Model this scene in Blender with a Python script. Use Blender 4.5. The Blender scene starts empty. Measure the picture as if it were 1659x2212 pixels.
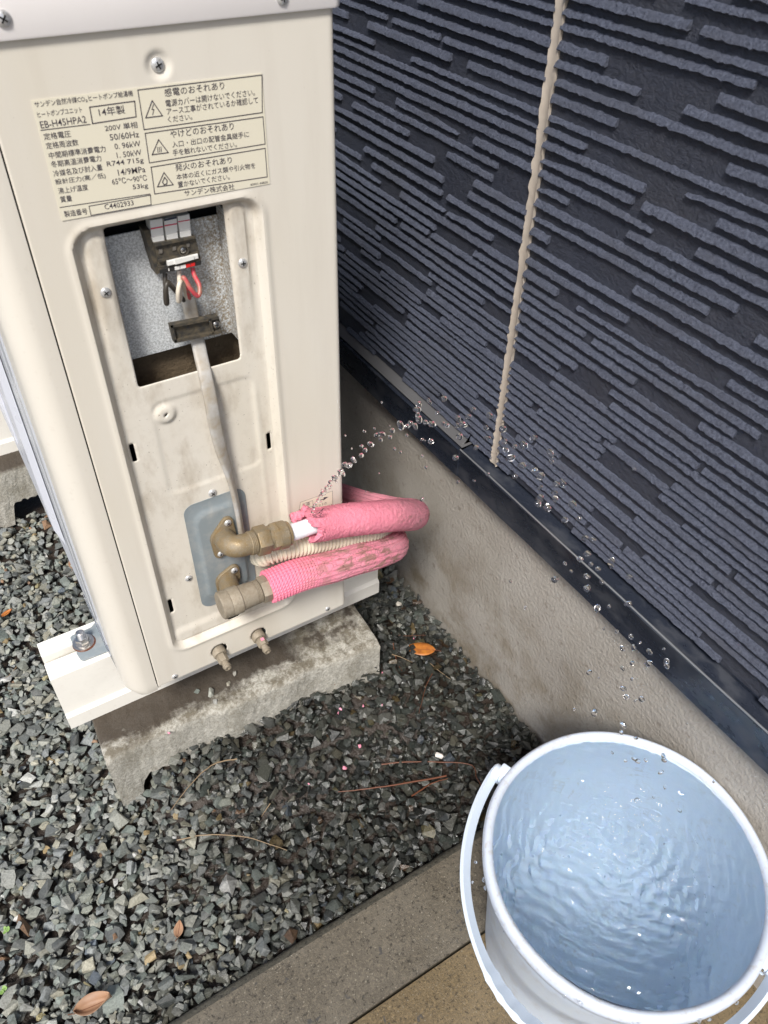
import bpy, bmesh, math, random
import numpy as np
from mathutils import Vector, Matrix, Quaternion
from math import pi, sin, cos, radians, sqrt

random.seed(7)
RNG = np.random.default_rng(7)
scene = bpy.context.scene
COL = scene.collection

# ------------------------------------------------------------------ camera
CAM_POS = np.array([-0.04168418, -0.62447482, 0.89154335])
CAM_R = np.array([[0.85270258, -0.52200334, 0.02026866],
                  [-0.34046352, -0.58474384, -0.73631463],
                  [0.39621067, 0.62095665, -0.67633568]])   # rows: right, down, forward
FPX = 1716.7186            # focal length for a picture 1659 wide and 2212 high
cam_data = bpy.data.cameras.new('camera')
cam = bpy.data.objects.new('camera', cam_data)
COL.objects.link(cam)
cam_data.sensor_width = 36.0
cam_data.lens = FPX / 2212.0 * 36.0
cam_data.clip_start = 0.02
cam_data.clip_end = 300.0
mw = Matrix.Identity(4)
for i in range(3):
    mw[i][0] = CAM_R[0][i]
    mw[i][1] = -CAM_R[1][i]
    mw[i][2] = -CAM_R[2][i]
    mw[i][3] = CAM_POS[i]
cam.matrix_world = mw
cam_data.dof.use_dof = True
cam_data.dof.focus_distance = 1.02
cam_data.dof.aperture_fstop = 14.0
scene.camera = cam

# ------------------------------------------------------------------ light
SUN_EL, SUN_AZ = radians(52), radians(222)
world = bpy.data.worlds.new('World')
scene.world = world
world.use_nodes = True
wn = world.node_tree
bg = wn.nodes['Background']
sky = wn.nodes.new('ShaderNodeTexSky')
sky.sky_type = 'NISHITA'
sky.sun_disc = False
sky.sun_elevation = SUN_EL
sky.sun_rotation = SUN_AZ
sky.air_density = 1.0
sky.dust_density = 3.0
sky.ozone_density = 1.0
wn.links.new(sky.outputs[0], bg.inputs[0])
bg.inputs[1].default_value = 0.085
sd = bpy.data.lights.new('sun', 'SUN')
sd.energy = 2.6
sd.angle = radians(13)
sd.color = (1.0, 0.965, 0.91)
sun = bpy.data.objects.new('sun', sd)
COL.objects.link(sun)
sun_to = Vector((sin(SUN_AZ) * cos(SUN_EL), cos(SUN_AZ) * cos(SUN_EL), sin(SUN_EL)))
sun.rotation_euler = sun_to.to_track_quat('Z', 'Y').to_euler()
sun.location = (0, -3, 6)
scene.view_settings.view_transform = 'Standard'
scene.view_settings.look = 'None'
scene.view_settings.gamma = 1.0
scene.view_settings.exposure = 0.74
scene.view_settings.use_curve_mapping = False
try:
    scene.cycles.use_denoising = True
    scene.cycles.max_bounces = 12
    scene.cycles.transmission_bounces = 10
    scene.cycles.caustics_refractive = True
    scene.cycles.sample_clamp_indirect = 8.0
except Exception:
    pass

# ------------------------------------------------------------------ helpers
def at(u, v, ax, val):
    """point of the plane (x, y or z = val) that the photograph shows at u, v (1659 x 2212 picture)"""
    d = CAM_R.T @ np.array([(u - 829.5) / FPX, (v - 1106) / FPX, 1.0])
    i = 'xyz'.index(ax)
    return Vector(CAM_POS + d * ((val - CAM_POS[i]) / d[i]))

def crop(x0, y0, s):
    return lambda a, b: ((x0 + a / s) / 1.82278, (y0 + b / s) / 1.82278)

def tag(o, label=None, cat=None, group=None, kind=None):
    if label: o['label'] = label
    if cat: o['category'] = cat
    if group: o['group'] = group
    if kind: o['kind'] = kind
    return o

def empty(name, loc, label, cat, group=None):
    o = bpy.data.objects.new(name, None)
    COL.objects.link(o)
    o.location = loc
    o.empty_display_size = 0.02
    bpy.context.view_layer.update()
    return tag(o, label, cat, group)

class MB:
    def __init__(s):
        s.v = []; s.f = []; s.m = []
    def add(s, verts, faces, mi=0):
        o = len(s.v)
        s.v += [tuple(p) for p in verts]
        s.f += [tuple(i + o for i in f) for f in faces]
        s.m += [mi] * len(faces)
        return s
    def bm(s, bm, mi=0):
        bm.verts.index_update()
        s.add([v.co[:] for v in bm.verts], [[v.index for v in f.verts] for f in bm.faces], mi)
        bm.free()
        return s
    def box(s, lo, hi, bev=0.0, seg=2, mi=0, M=None):
        bm = bmesh.new()
        bmesh.ops.create_cube(bm, size=1.0)
        lo = Vector(lo); hi = Vector(hi)
        for v in bm.verts:
            v.co = Vector([(lo[k] + hi[k]) / 2 + v.co[k] * (hi[k] - lo[k]) for k in range(3)])
        if bev:
            bmesh.ops.bevel(bm, geom=bm.edges[:], offset=bev, segments=seg, affect='EDGES', profile=0.5)
        if M is not None:
            bm.transform(M)
        return s.bm(bm, mi)
    def prism(s, poly, d, mi=0, bev=0.0, M=None):
        """polygon given as 3-D points, extruded by vector d"""
        bm = bmesh.new()
        vs = [bm.verts.new(p) for p in poly]
        f = bm.faces.new(vs)
        r = bmesh.ops.extrude_face_region(bm, geom=[f])
        nv = [g for g in r['geom'] if isinstance(g, bmesh.types.BMVert)]
        bmesh.ops.translate(bm, verts=nv, vec=Vector(d))
        bmesh.ops.recalc_face_normals(bm, faces=bm.faces[:])
        if bev:
            nvs = set(nv)
            ee = [e for e in bm.edges if (e.verts[0] in nvs) == (e.verts[1] in nvs) and len(e.link_faces) == 2]
            bmesh.ops.bevel(bm, geom=ee, offset=bev, segments=2, affect='EDGES', profile=0.5)
        if M is not None: bm.transform(M)
        return s.bm(bm, mi)
    def lathe(s, prof, p0, axis, n=24, mi=0, jit=0.0):
        """prof: list of (distance along axis, radius); closed caps where radius is 0"""
        a = Vector(axis).normalized(); p0 = Vector(p0)
        b = a.orthogonal().normalized(); c = a.cross(b)
        vs = []; fs = []
        for t, r in prof:
            for k in range(n):
                w = 2 * pi * k / n
                rr = max(r, 1e-5) * (1 + random.uniform(-jit, jit))
                vs.append(p0 + a * t + (b * cos(w) + c * sin(w)) * rr)
        for i in range(len(prof) - 1):
            for k in range(n):
                k2 = (k + 1) % n
                fs.append((i * n + k, i * n + k2, (i + 1) * n + k2, (i + 1) * n + k))
        return s.add(vs, fs, mi)
    def sweep(s, pts, prof, up=(0, 0, 1), twist=None, scale=None, mi=0, caps=True, closed=True):
        """profile (list of 2-D points a,b) swept along pts; a is along side, b along up"""
        P = [Vector(p) for p in pts]; n = len(prof); vs = []; fs = []
        u = Vector(up)
        for i, p in enumerate(P):
            t = (P[min(i + 1, len(P) - 1)] - P[max(i - 1, 0)]).normalized()
            if i == 0:
                sd_ = t.cross(u)
                if sd_.length < 1e-4: sd_ = t.orthogonal()
                sd_.normalize(); uu = sd_.cross(t).normalized()
            else:
                q = tprev.rotation_difference(t)
                uu = q @ uu
                uu = (uu - t * uu.dot(t)).normalized()
                sd_ = t.cross(uu).normalized()
            tprev = t
            tw = twist[i] if twist else 0.0
            sc = scale[i] if scale else 1.0
            for a, b in prof:
                a2 = a * cos(tw) - b * sin(tw); b2 = a * sin(tw) + b * cos(tw)
                vs.append(p + sd_ * a2 * sc + uu * b2 * sc)
        m = n if closed else n - 1
        for i in range(len(P) - 1):
            for k in range(m):
                k2 = (k + 1) % n
                fs.append((i * n + k, i * n + k2, (i + 1) * n + k2, (i + 1) * n + k))
        if caps and closed:
            fs.append(tuple(range(n - 1, -1, -1)))
            fs.append(tuple((len(P) - 1) * n + k for k in range(n)))
        return s.add(vs, fs, mi)
    def build(s, name, mats, parent=None, smooth=None):
        me = bpy.data.meshes.new(name)
        me.from_pydata(s.v, [], s.f)
        mats = mats if isinstance(mats, (list, tuple)) else [mats]
        for m in mats: me.materials.append(m)
        if len(mats) > 1:
            me.polygons.foreach_set('material_index', s.m)
        return link(name, me, parent, smooth)

def link(name, me, parent=None, smooth=None):
    bm = bmesh.new(); bm.from_mesh(me)
    bmesh.ops.recalc_face_normals(bm, faces=bm.faces[:])
    bm.to_mesh(me); bm.free()
    if smooth is not None:
        try:
            me.shade_smooth()
            if smooth > 0: me.set_sharp_from_angle(angle=radians(smooth))
        except Exception:
            me.polygons.foreach_set('use_smooth', [True] * len(me.polygons))
    o = bpy.data.objects.new(name, me)
    COL.objects.link(o)
    if parent is not None:
        o.parent = parent
        o.matrix_parent_inverse = parent.matrix_world.inverted()
    return o

def smooth(t):
    t = np.clip(t, 0, 1)
    return t * t * (3 - 2 * t)

def circ(r, n=14):
    return [(r * cos(2 * pi * k / n), r * sin(2 * pi * k / n)) for k in range(n)]

def spline(pts, n=8):
    P = [Vector(p) for p in pts]
    P = [P[0] * 2 - P[1]] + P + [P[-1] * 2 - P[-2]]
    out = []
    for i in range(1, len(P) - 2):
        for k in range(n):
            t = k / n
            a, b, c, d = P[i - 1], P[i], P[i + 1], P[i + 2]
            out.append(0.5 * ((2 * b) + (c - a) * t + (2 * a - 5 * b + 4 * c - d) * t * t + (3 * b - a - 3 * c + d) * t ** 3))
    out.append(P[-2])
    return out

def rrect(x0, z0, x1, z1, r, n=6):
    pts = []
    for cx, cz, a0 in ((x1 - r, z1 - r, 0), (x0 + r, z1 - r, 90), (x0 + r, z0 + r, 180), (x1 - r, z0 + r, 270)):
        for k in range(n + 1):
            a = radians(a0 + 90 * k / n)
            pts.append((cx + r * cos(a), cz + r * sin(a)))
    return pts

# ------------------------------------------------------------------ materials
class Mat:
    def __init__(s, name, base=(.5, .5, .5), rough=.5, metal=0.0, spec=None):
        s.m = bpy.data.materials.new(name)
        s.m.use_nodes = True
        s.t = s.m.node_tree
        s.b = s.t.nodes['Principled BSDF']
        s.b.inputs['Base Color'].default_value = (*base, 1)
        s.b.inputs['Roughness'].default_value = rough
        s.b.inputs['Metallic'].default_value = metal
        if spec is not None: s.b.inputs['Specular IOR Level'].default_value = spec
        s.bumpv = None
        s._co = None
    def N(s, t, **kw):
        n = s.t.nodes.new('ShaderNode' + t)
        for k, v in kw.items():
            if hasattr(n, k): setattr(n, k, v)
            else: n.inputs[k].default_value = v
        return n
    def L(s, a, b): s.t.links.new(a, b)
    def co(s, scale=None, rot=None):
        if s._co is None:
            s._co = s.N('NewGeometry').outputs['Position']
        if scale is None and rot is None: return s._co
        mp = s.N('Mapping')
        if scale is not None: mp.inputs['Scale'].default_value = scale
        if rot is not None: mp.inputs['Rotation'].default_value = rot
        s.L(s._co, mp.inputs[0])
        return mp.outputs[0]
    def noise(s, scale, detail=3, rough=.5, stretch=None, lo=None, hi=None, dist=0.0):
        n = s.N('TexNoise', Scale=scale, Detail=detail, Roughness=rough, Distortion=dist)
        s.L(s.co(stretch), n.inputs['Vector'])
        o = n.outputs['Fac']
        if lo is not None: o = s.ramp(o, lo, hi)
        return o
    def voro(s, scale, feature='F1', stretch=None, rnd=1.0, lo=None, hi=None):
        n = s.N('TexVoronoi', feature=feature)
        n.inputs['Scale'].default_value = scale
        n.inputs['Randomness'].default_value = rnd
        s.L(s.co(stretch), n.inputs['Vector'])
        o = n.outputs['Distance']
        if lo is not None: o = s.ramp(o, lo, hi)
        return o
    def ramp(s, o, lo, hi, a=0.0, b=1.0):
        r = s.N('MapRange')
        r.inputs['From Min'].default_value = lo
        r.inputs['From Max'].default_value = hi
        r.inputs['To Min'].default_value = a
        r.inputs['To Max'].default_value = b
        s.L(o, r.inputs['Value'])
        return r.outputs['Result']
    def math(s, op, a, b=None):
        n = s.N('Math', operation=op)
        for i, x in enumerate((a, b)):
            if x is None: continue
            if isinstance(x, (int, float)): n.inputs[i].default_value = x
            else: s.L(x, n.inputs[i])
        return n.outputs[0]
    def mix(s, fac, a, b, mode='MIX'):
        n = s.N('Mix', data_type='RGBA', blend_type=mode)
        for sock, x in ((n.inputs[0], fac), (n.inputs[6], a), (n.inputs[7], b)):
            if isinstance(x, (int, float)): sock.default_value = x
            elif isinstance(x, tuple): sock.default_value = (*x, 1)
            else: s.L(x, sock)
        return n.outputs[2]
    def color(s, o):
        if isinstance(o, tuple): s.b.inputs['Base Color'].default_value = (*o, 1)
        else: s.L(o, s.b.inputs['Base Color'])
        s.c = o
        return s
    def rough(s, o): s.L(o, s.b.inputs['Roughness']); return s
    def bump(s, h, dist, strength=1.0):
        n = s.N('Bump')
        n.inputs['Distance'].default_value = dist
        n.inputs['Strength'].default_value = strength
        s.L(h, n.inputs['Height'])
        if s.bumpv is not None: s.L(s.bumpv, n.inputs['Normal'])
        s.bumpv = n.outputs[0]
        s.L(s.bumpv, s.b.inputs['Normal'])
        return s
    def sep(s):
        n = s.N('SeparateXYZ'); s.L(s.co(), n.inputs[0]); return n.outputs

def paint(name, base, rough=.4, dirt=(.30, .22, .14), amount=.25, streak=True):
    m = Mat(name, base, rough)
    n1 = m.noise(14, 4, .6, (1, 1, .25) if streak else None, .50, .80)
    n2 = m.noise(160, 3, .6, None, .60, .82)
    f = m.math('MULTIPLY', n1, amount)
    c = m.mix(f, base, dirt)
    c = m.mix(m.math('MULTIPLY', n2, amount * .8), c, dirt)
    m.color(c)
    m.rough(m.ramp(m.noise(30, 3), .3, .7, rough - .06, rough + .12))
    m.bump(m.noise(900, 2), .0001, .25)
    return m.m

CREAM = (.70, .664, .592)
M = {}
M['cream'] = paint('cream_paint', CREAM, .38, amount=.17)
# the pipe-connection panel is dirtier, with mud specks inside the recess
m = Mat('cream_paint_soiled', CREAM, .42)
px, py, pz = m.sep()
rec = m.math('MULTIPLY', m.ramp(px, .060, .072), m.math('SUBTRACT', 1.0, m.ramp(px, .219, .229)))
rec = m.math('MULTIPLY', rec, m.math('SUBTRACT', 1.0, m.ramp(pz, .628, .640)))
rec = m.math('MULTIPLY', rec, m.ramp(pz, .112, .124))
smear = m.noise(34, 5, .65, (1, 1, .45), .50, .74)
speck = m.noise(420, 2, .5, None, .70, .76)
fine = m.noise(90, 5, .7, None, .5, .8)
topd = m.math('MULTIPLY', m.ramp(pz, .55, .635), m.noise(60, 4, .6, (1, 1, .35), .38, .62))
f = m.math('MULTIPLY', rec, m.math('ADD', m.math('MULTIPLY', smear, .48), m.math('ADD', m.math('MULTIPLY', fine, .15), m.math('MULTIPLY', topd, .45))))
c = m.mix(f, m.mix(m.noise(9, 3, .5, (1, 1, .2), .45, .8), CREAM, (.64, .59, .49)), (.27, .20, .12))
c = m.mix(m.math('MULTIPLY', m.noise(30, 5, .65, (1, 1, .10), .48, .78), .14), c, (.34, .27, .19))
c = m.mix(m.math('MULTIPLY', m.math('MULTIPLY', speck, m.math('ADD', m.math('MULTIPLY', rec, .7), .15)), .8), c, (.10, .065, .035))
m.color(c)
m.rough(m.ramp(m.noise(25, 3), .3, .7, .34, .52))
m.bump(m.noise(700, 2), .0001, .3)
M['panel'] = m.m
M['cover'] = paint('white_cover_paint', (.86, .83, .82), .35, amount=.04)
M['front'] = paint('front_grey_white', (.62, .64, .70), .3, amount=.05)
M['trim'] = paint('trim_shading_grey', (.50, .52, .55), .25, amount=.05)  # the grey puts the front corner's shading into the strip colour
M['rail'] = paint('white_resin', (.86, .84, .78), .38, (.25, .20, .14), .16, False)
M['label'] = Mat('label_film', (.74, .70, .57), .34).m
M['ink'] = Mat('label_ink', (.055, .045, .06), .6).m
M['fins'] = Mat('coil_fins', (.06, .06, .062), .6, .2).m
M['dark'] = Mat('dark_inside', (.012, .012, .013), .8).m
M['black_plastic'] = Mat('black_plastic', (.022, .022, .022), .5).m

def screwmat():
    m = Mat('zinc_screw', (.52, .53, .54), .30, .55)
    m.color(m.mix(m.noise(900, 3, .6, None, .5, .75), (.66, .67, .68), (.34, .31, .26)))
    return m.m
M['screw'] = screwmat()
M['steel'] = Mat('stainless', (.60, .58, .55), .28, 1.0).m
m = Mat('galvanised', (.5, .52, .53), .5, .25)
g1 = m.noise(600, 3, .7, None, .40, .60)
g2 = m.noise(60, 4, .6, None, .45, .75)
px, py, pz = m.sep()
rs = m.math('MULTIPLY', m.ramp(px, .150, .188), m.noise(520, 3, .7, None, .42, .58))
c = m.mix(g1, (.78, .81, .83), (.44, .46, .47))
c = m.mix(m.math('MULTIPLY', rs, .85), c, (.24, .18, .10))
m.color(c); m.rough(m.ramp(g1, 0, 1, .4, .65)); m.bump(g1, .0002, .3)
M['galv'] = m.m
m = Mat('brown_foam', (.10, .075, .045), .85)
m.color(m.mix(m.noise(300, 4, .7), (.07, .05, .03), (.17, .125, .075)))
m.bump(m.noise(330, 4, .6), .0016, .9)
M['foam'] = m.m
m = Mat('grey_bracket', (.25, .29, .31), .33)
m.color(m.mix(m.noise(60, 4, .6, None, .45, .8), (.215, .25, .268), (.32, .33, .325)))
M['bracket'] = m.m
m = Mat('weathered_brass', (.27, .21, .13), .55, .35)
b1 = m.noise(110, 5, .65, None, .35, .65)
b2 = m.noise(900, 3, .6, None, .60, .72)
c = m.mix(b1, (.27, .195, .10), (.25, .21, .15))
c = m.mix(b2, c, (.40, .36, .29))
m.color(c); m.rough(m.ramp(b1, 0, 1, .38, .68)); m.bump(m.noise(420, 4, .65), .0007, .7)
M['brass'] = m.m
m = Mat('dull_brass', (.25, .22, .17), .6, .15)
b1 = m.noise(160, 5, .65, None, .35, .65)
m.color(m.mix(m.noise(1100, 3, .6, None, .66, .74), m.mix(b1, (.24, .20, .145), (.31, .27, .21)), (.5, .47, .40)))
m.bump(m.noise(420, 4, .6), .0006, .7)
M['brassdull'] = m.m
M['white_pipe'] = Mat('white_pe_pipe', (.80, .82, .86), .28).m
m = Mat('cable_grey', (.42, .40, .37), .5)
m.color(m.mix(m.noise(70, 4, .6, None, .4, .72), (.44, .43, .41), (.33, .28, .21)))
M['cable'] = m.m
M['wire_black'] = Mat('wire_black', (.05, .043, .035), .45).m
M['wire_white'] = Mat('wire_white', (.66, .60, .50), .42).m
m = Mat('wire_red', (.60, .05, .07), .4)
m.color(m.mix(m.noise(120, 3, .5, None, .42, .62), (.64, .055, .085), (.30, .20, .14)))
M['wire_red'] = m.m
M['white_plastic'] = Mat('white_plastic', (.76, .76, .73), .4).m
M['red_mark'] = Mat('red_mark', (.62, .02, .02), .5).m
M['red_line'] = Mat('red_line', (.62, .05, .10), .6).m
M['blue_line'] = Mat('blue_line', (.02, .03, .07), .6).m
M['green'] = Mat('green_wire', (.02, .20, .08), .4).m
m = Mat('dusty_black', (.06, .052, .04), .65)
m.color(m.mix(m.noise(200, 4, .6, None, .35, .65), (.030, .029, .027), (.095, .078, .052)))
M['clamp'] = m.m
m = Mat('cream_hose', (.68, .63, .50), .45)
M['hose'] = m.m

def pinkmat(name, bright, dull, fuzzy):
    m = Mat(name, bright, .6)
    px, py, pz = m.sep()
    f = m.ramp(px, .20, .27) if not fuzzy else m.ramp(px, .32, .40)
    big = m.noise(26, 5, .65, (.6, 1, 1), .38, .62)
    c = m.mix(m.math('MULTIPLY', f, m.math('ADD', .35, m.math('MULTIPLY', big, .5))), bright, dull)
    c = m.mix(m.math('MULTIPLY', m.noise(260, 3, .6, None, .4, .75), .5), c, m.mix(.5, bright, (.80, .40, .46)))
    # dirt where the skin has peeled
    patch = m.noise(75, 5, .7, (.45, 1, 1), .53 if fuzzy else .50, .63 if fuzzy else .58)
    c = m.mix(m.math('MULTIPLY', m.math('MULTIPLY', patch, f), .75), c, (.22, .15, .10))
    if not fuzzy:
        ck = m.voro(150, 'DISTANCE_TO_EDGE', (.4, 1, 1), 1.0, .035, .0)
        c = m.mix(m.math('MULTIPLY', m.math('MULTIPLY', ck, f), m.ramp(m.noise(40, 3), .4, .6, .2, .85)), c, (.13, .07, .06))
    m.color(c)
    if fuzzy:
        m.bump(m.noise(1000, 4, .7), .0012, .9)
        m.bump(m.noise(160, 4, .7), .0012, .6)
    else:
        cr = m.voro(120, 'DISTANCE_TO_EDGE', (.45, 1, 1), 1.0, .0, .05)
        m.bump(m.math('MULTIPLY', m.math('MAXIMUM', m.math('SUBTRACT', 1.0, f), cr), 1.0), .0012, .6)
        m.bump(m.noise(400, 4, .7), .0006, .6)
    return m
m = pinkmat('pink_foam_worn', (.80, .235, .325), (.66, .31, .365), True)
M['pink_fuzzy'] = m.m
m = pinkmat('pink_foam_net', (.82, .20, .31), (.60, .28, .335), False)
M['pink_net'] = m.m

m = Mat('concrete_block', (.46, .44, .38), .85)
px, py, pz = m.sep()
mud = m.ramp(m.math('ADD', py, m.ramp(m.noise(26, 5, .7), .25, .75, -.018, .018)), .020, .034)
mud = m.math('MULTIPLY', mud, m.math('SUBTRACT', 1.0, m.math('MULTIPLY', m.ramp(px, .22, .26), m.noise(30, 4, .7, None, .38, .52))))
topf = m.ramp(pz, -.050, -.042)
c = m.mix(m.noise(240, 5, .8, None, .36, .66), (.58, .565, .51), (.27, .255, .215))
c = m.mix(m.math('MULTIPLY', m.noise(28, 4, .6, None, .45, .7), .45), c, (.17, .15, .10))
mus = m.noise(45, 5, .75, None, .44, .58)
c = m.mix(m.math('MULTIPLY', m.math('MULTIPLY', topf, mus), .85), c, (.13, .11, .075))
c = m.mix(m.math('MULTIPLY', m.math('MULTIPLY', topf, mud), .95), c, (.055, .042, .030))
m.color(c)
m.bump(m.noise(260, 5, .8), .0022, .9)
m.bump(m.noise(80, 4, .6), .003, .5)
M['block'] = m.m

# wall
m = Mat('siding_navy', (.05, .055, .075), .55)
s1 = m.noise(320, 5, .75, (1, .6, 1))
s2 = m.noise(14, 3, .6, None, .4, .7)
c = m.mix(m.ramp(s1, .3, .7), (.015, .018, .030), (.044, .051, .075))
m.color(m.mix(m.math('MULTIPLY', s2, .35), c, (.045, .045, .052)))
m.rough(m.ramp(s1, .3, .7, .42, .62))
m.bump(s1, .0026, 1.0)
m.bump(m.noise(90, 4, .6, (1, .5, 1)), .003, .5)
M['siding'] = m.m
m = Mat('siding_rib_face', (.07, .075, .10), .55)
s1 = m.noise(360, 5, .75)
c = m.mix(m.ramp(s1, .32, .68), (.034, .040, .064), (.122, .138, .190))
c = m.mix(m.noise(35, 4, .65, (1, .3, 1), .50, .78), c, (.065, .07, .092))
m.color(c)
m.rough(m.ramp(s1, .3, .7, .42, .62))
m.bump(s1, .0028, 1.0)
M['rib'] = m.m
m = Mat('sealant', (.40, .33, .26), .6)
m.color(m.mix(m.noise(40, 4, .6), (.35, .30, .25), (.46, .41, .35)))
m.bump(m.noise(120, 3), .001, .5)
M['sealant'] = m.m
m = Mat('flashing_metal', (.035, .04, .055), .32, .25)
m.color(m.mix(m.noise(50, 5, .6, (1, .5, 1), .5, .64), (.028, .034, .050), (.060, .066, .082)))
m.rough(m.ramp(m.noise(50, 5, .6, (1, .5, 1)), .4, .65, .22, .45))
M['flash'] = m.m
M['flash_cap'] = Mat('flashing_cap', (.13, .13, .135), .4, .1).m
m = Mat('foundation_render', (.36, .32, .27), .75)
r1 = m.noise(300, 3, .6)
px, py, pz = m.sep()
low = m.math('SUBTRACT', 1.0, m.ramp(pz, -.12, .10))
st = m.math('MULTIPLY', m.noise(16, 5, .65, None, .45, .66), m.math('ADD', .15, m.math('MULTIPLY', low, .7)))
c = m.mix(m.noise(6, 3, .5, None, .35, .7), (.325, .30, .268), (.40, .376, .34))
c = m.mix(st, c, (.19, .155, .105))
c = m.mix(m.math('MULTIPLY', m.noise(60, 5, .7, None, .58, .68), .5), c, (.15, .125, .095))
c = m.mix(m.math('MULTIPLY', m.noise(350, 2, .5, None, .72, .76), .6), c, (.06, .05, .04))
m.color(c)
m.rough(m.ramp(m.noise(9, 3), .35, .65, .45, .8))
m.bump(m.noise(190, 4, .6), .0026, .8)
M['foundation'] = m.m

def concrete(name, a, b, spk):
    m = Mat(name, a, .6)
    c = m.mix(m.noise(14, 5, .6, None, .35, .68), a, b)
    c = m.mix(m.noise(330, 3, .75, None, .48, .72), c, tuple(x * 2.1 for x in a))
    c = m.mix(m.noise(230, 3, .75, None, .54, .66), c, tuple(x * .40 for x in a))
    c = m.mix(m.math('MULTIPLY', m.voro(170, 'F1', None, 1.0, .16, .10), spk), c, (.50, .47, .38))
    c = m.mix(m.math('MULTIPLY', m.noise(70, 2, .5, None, .70, .73), .8), c, (.045, .045, .045))
    m.color(c)
    m.rough(m.ramp(m.noise(10, 4, .6), .35, .65, .30, .7))
    m.bump(m.noise(520, 4, .7), .0010, .8)
    return m
m = concrete('wet_kerb_concrete', (.085, .073, .054), (.128, .113, .088), .3)
M['kerb'] = m.m
m = concrete('wet_kerb_edge', (.055, .052, .042), (.075, .07, .055), .1)
M['kerb_edge'] = m.m
m = concrete('ochre_slab_concrete', (.105, .076, .038), (.150, .113, .064), .2)
M['slab'] = m.m
m = Mat('mud', (.05, .033, .024), .35)
m.color(m.mix(m.noise(40, 4, .6), (.020, .015, .012), (.048, .035, .027)))
m.bump(m.noise(150, 4, .7), .004, .8)
M['mud'] = m.m
m = Mat('ground_gravel', (.15, .15, .14), .7)
vv = m.N('TexVoronoi'); vv.inputs['Scale'].default_value = 85; m.L(m.co(), vv.inputs['Vector'])
hs_ = m.N('HueSaturation'); hs_.inputs['Saturation'].default_value = .06; m.L(vv.outputs['Color'], hs_.inputs['Color'])
m.color(m.mix(.75, m.mix(.6, (.20, .205, .195), hs_.outputs['Color'], 'MULTIPLY'), m.mix(m.ramp(vv.outputs['Distance'], .2, .7), (.20, .205, .19), (.03, .027, .023))))
m.bump(m.ramp(vv.outputs['Distance'], 0, .8, 1, 0), .006, 1.0)
M['ground'] = m.m
# gravel: own colour per stone, damp everywhere and soaked by the bucket
m = Mat('gravel_stone', (.2, .2, .2), .45)
att = m.N('Attribute'); att.attribute_name = 'stone_colour'
px, py, pz = m.sep()
dx = m.math('MULTIPLY', m.math('SUBTRACT', px, .36), .85)
dy = m.math('SUBTRACT', py, -.13)
dist = m.math('SQRT', m.math('ADD', m.math('MULTIPLY', dx, dx), m.math('MULTIPLY', dy, dy)))
dist = m.math('ADD', dist, m.ramp(m.noise(12, 4, .6), .25, .75, -.10, .10))
wet = m.math('SUBTRACT', 1.0, m.ramp(dist, .20, .40))
edge = m.math('SUBTRACT', 1.0, m.ramp(m.math('ADD', py, m.ramp(m.noise(20, 4), .3, .7, -.02, .02)), -.262, -.225))
wet = m.math('MAXIMUM', wet, m.math('MULTIPLY', edge, .8))
g = m.noise(420, 4, .7, None, .3, .7)
c = m.mix(.8, att.outputs['Color'], m.mix(g, (.55, .55, .55), (1.35, 1.35, 1.3)), 'MULTIPLY')
c = m.mix(m.noise(230, 3, .6, None, .60, .72), c, m.mix(.5, c, (.05, .045, .035)))
c2 = m.mix(1.0, c, (.20, .20, .195), 'MULTIPLY')
m.color(m.mix(wet, c, c2))
m.rough(m.ramp(wet, 0, 1, .55, .16))
m.bump(m.noise(700, 4, .7), .0008, .8)
M['gravel'] = m.m

# bucket
m = Mat('bucket_plastic', (.66, .72, .84), .33)
m.b.inputs['Subsurface Weight'].default_value = 0.25
m.b.inputs['Subsurface Radius'].default_value = (.01, .012, .016)
m.color(m.mix(m.noise(40, 4, .6, None, .55, .75), (.70, .80, .93), (.60, .65, .70)))
M['bucket'] = m.m
m = Mat('bucket_rim_plastic', (.58, .64, .75), .33)
m.color(m.mix(m.math('MULTIPLY', m.noise(110, 5, .7, None, .52, .66), .6), (.59, .655, .765), (.46, .44, .41)))
M['rim'] = m.m
m = Mat('bucket_handle_plastic', (.60, .68, .78), .28)
M['handle'] = m.m
m = Mat('water', (.85, .945, 1.0), 0.0)
m.b.inputs['Transmission Weight'].default_value = 1.0
m.b.inputs['IOR'].default_value = 1.33
m.b.inputs['Roughness'].default_value = 0.0
M['water'] = m.m
m = Mat('water_drop', (1, 1, 1), 0.0)
m.b.inputs['Transmission Weight'].default_value = 1.0
m.b.inputs['IOR'].default_value = 1.33
M['drop'] = m.m
m = Mat('leaf_orange', (.48, .17, .03), .45)
m.color(m.mix(m.noise(120, 4, .6, None, .35, .7), (.50, .185, .03), (.30, .09, .02)))
M['leaf_orange'] = m.m
m = Mat('leaf_brown', (.30, .17, .10), .55)
m.color(m.mix(m.noise(60, 4, .6), (.20, .10, .055), (.42, .26, .16)))
M['leaf_brown'] = m.m
M['twig_red'] = Mat('twig_red_brown', (.13, .045, .022), .4).m
M['twig_pale'] = Mat('twig_straw', (.24, .17, .10), .6).m
M['crumb'] = Mat('pink_crumb', (.72, .28, .38), .7).m
M['sprout'] = Mat('sprout_green', (.22, .36, .10), .5).m
m = Mat('clear_film', (.9, .93, .97), .08)
m.b.inputs['Transmission Weight'].default_value = .9
m.b.inputs['IOR'].default_value = 1.2
M['clear'] = m.m

# ------------------------------------------------------------------ ground, kerb, paving
ZG = -.160                     # mean top of the gravel
b = MB()
b.add([(-150, -150, -.185), (150, -150, -.185), (150, 150, -.185), (-150, 150, -.185)], [(0, 1, 2, 3)])
tag(b.build('ground', M['ground']), kind='structure')

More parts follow.
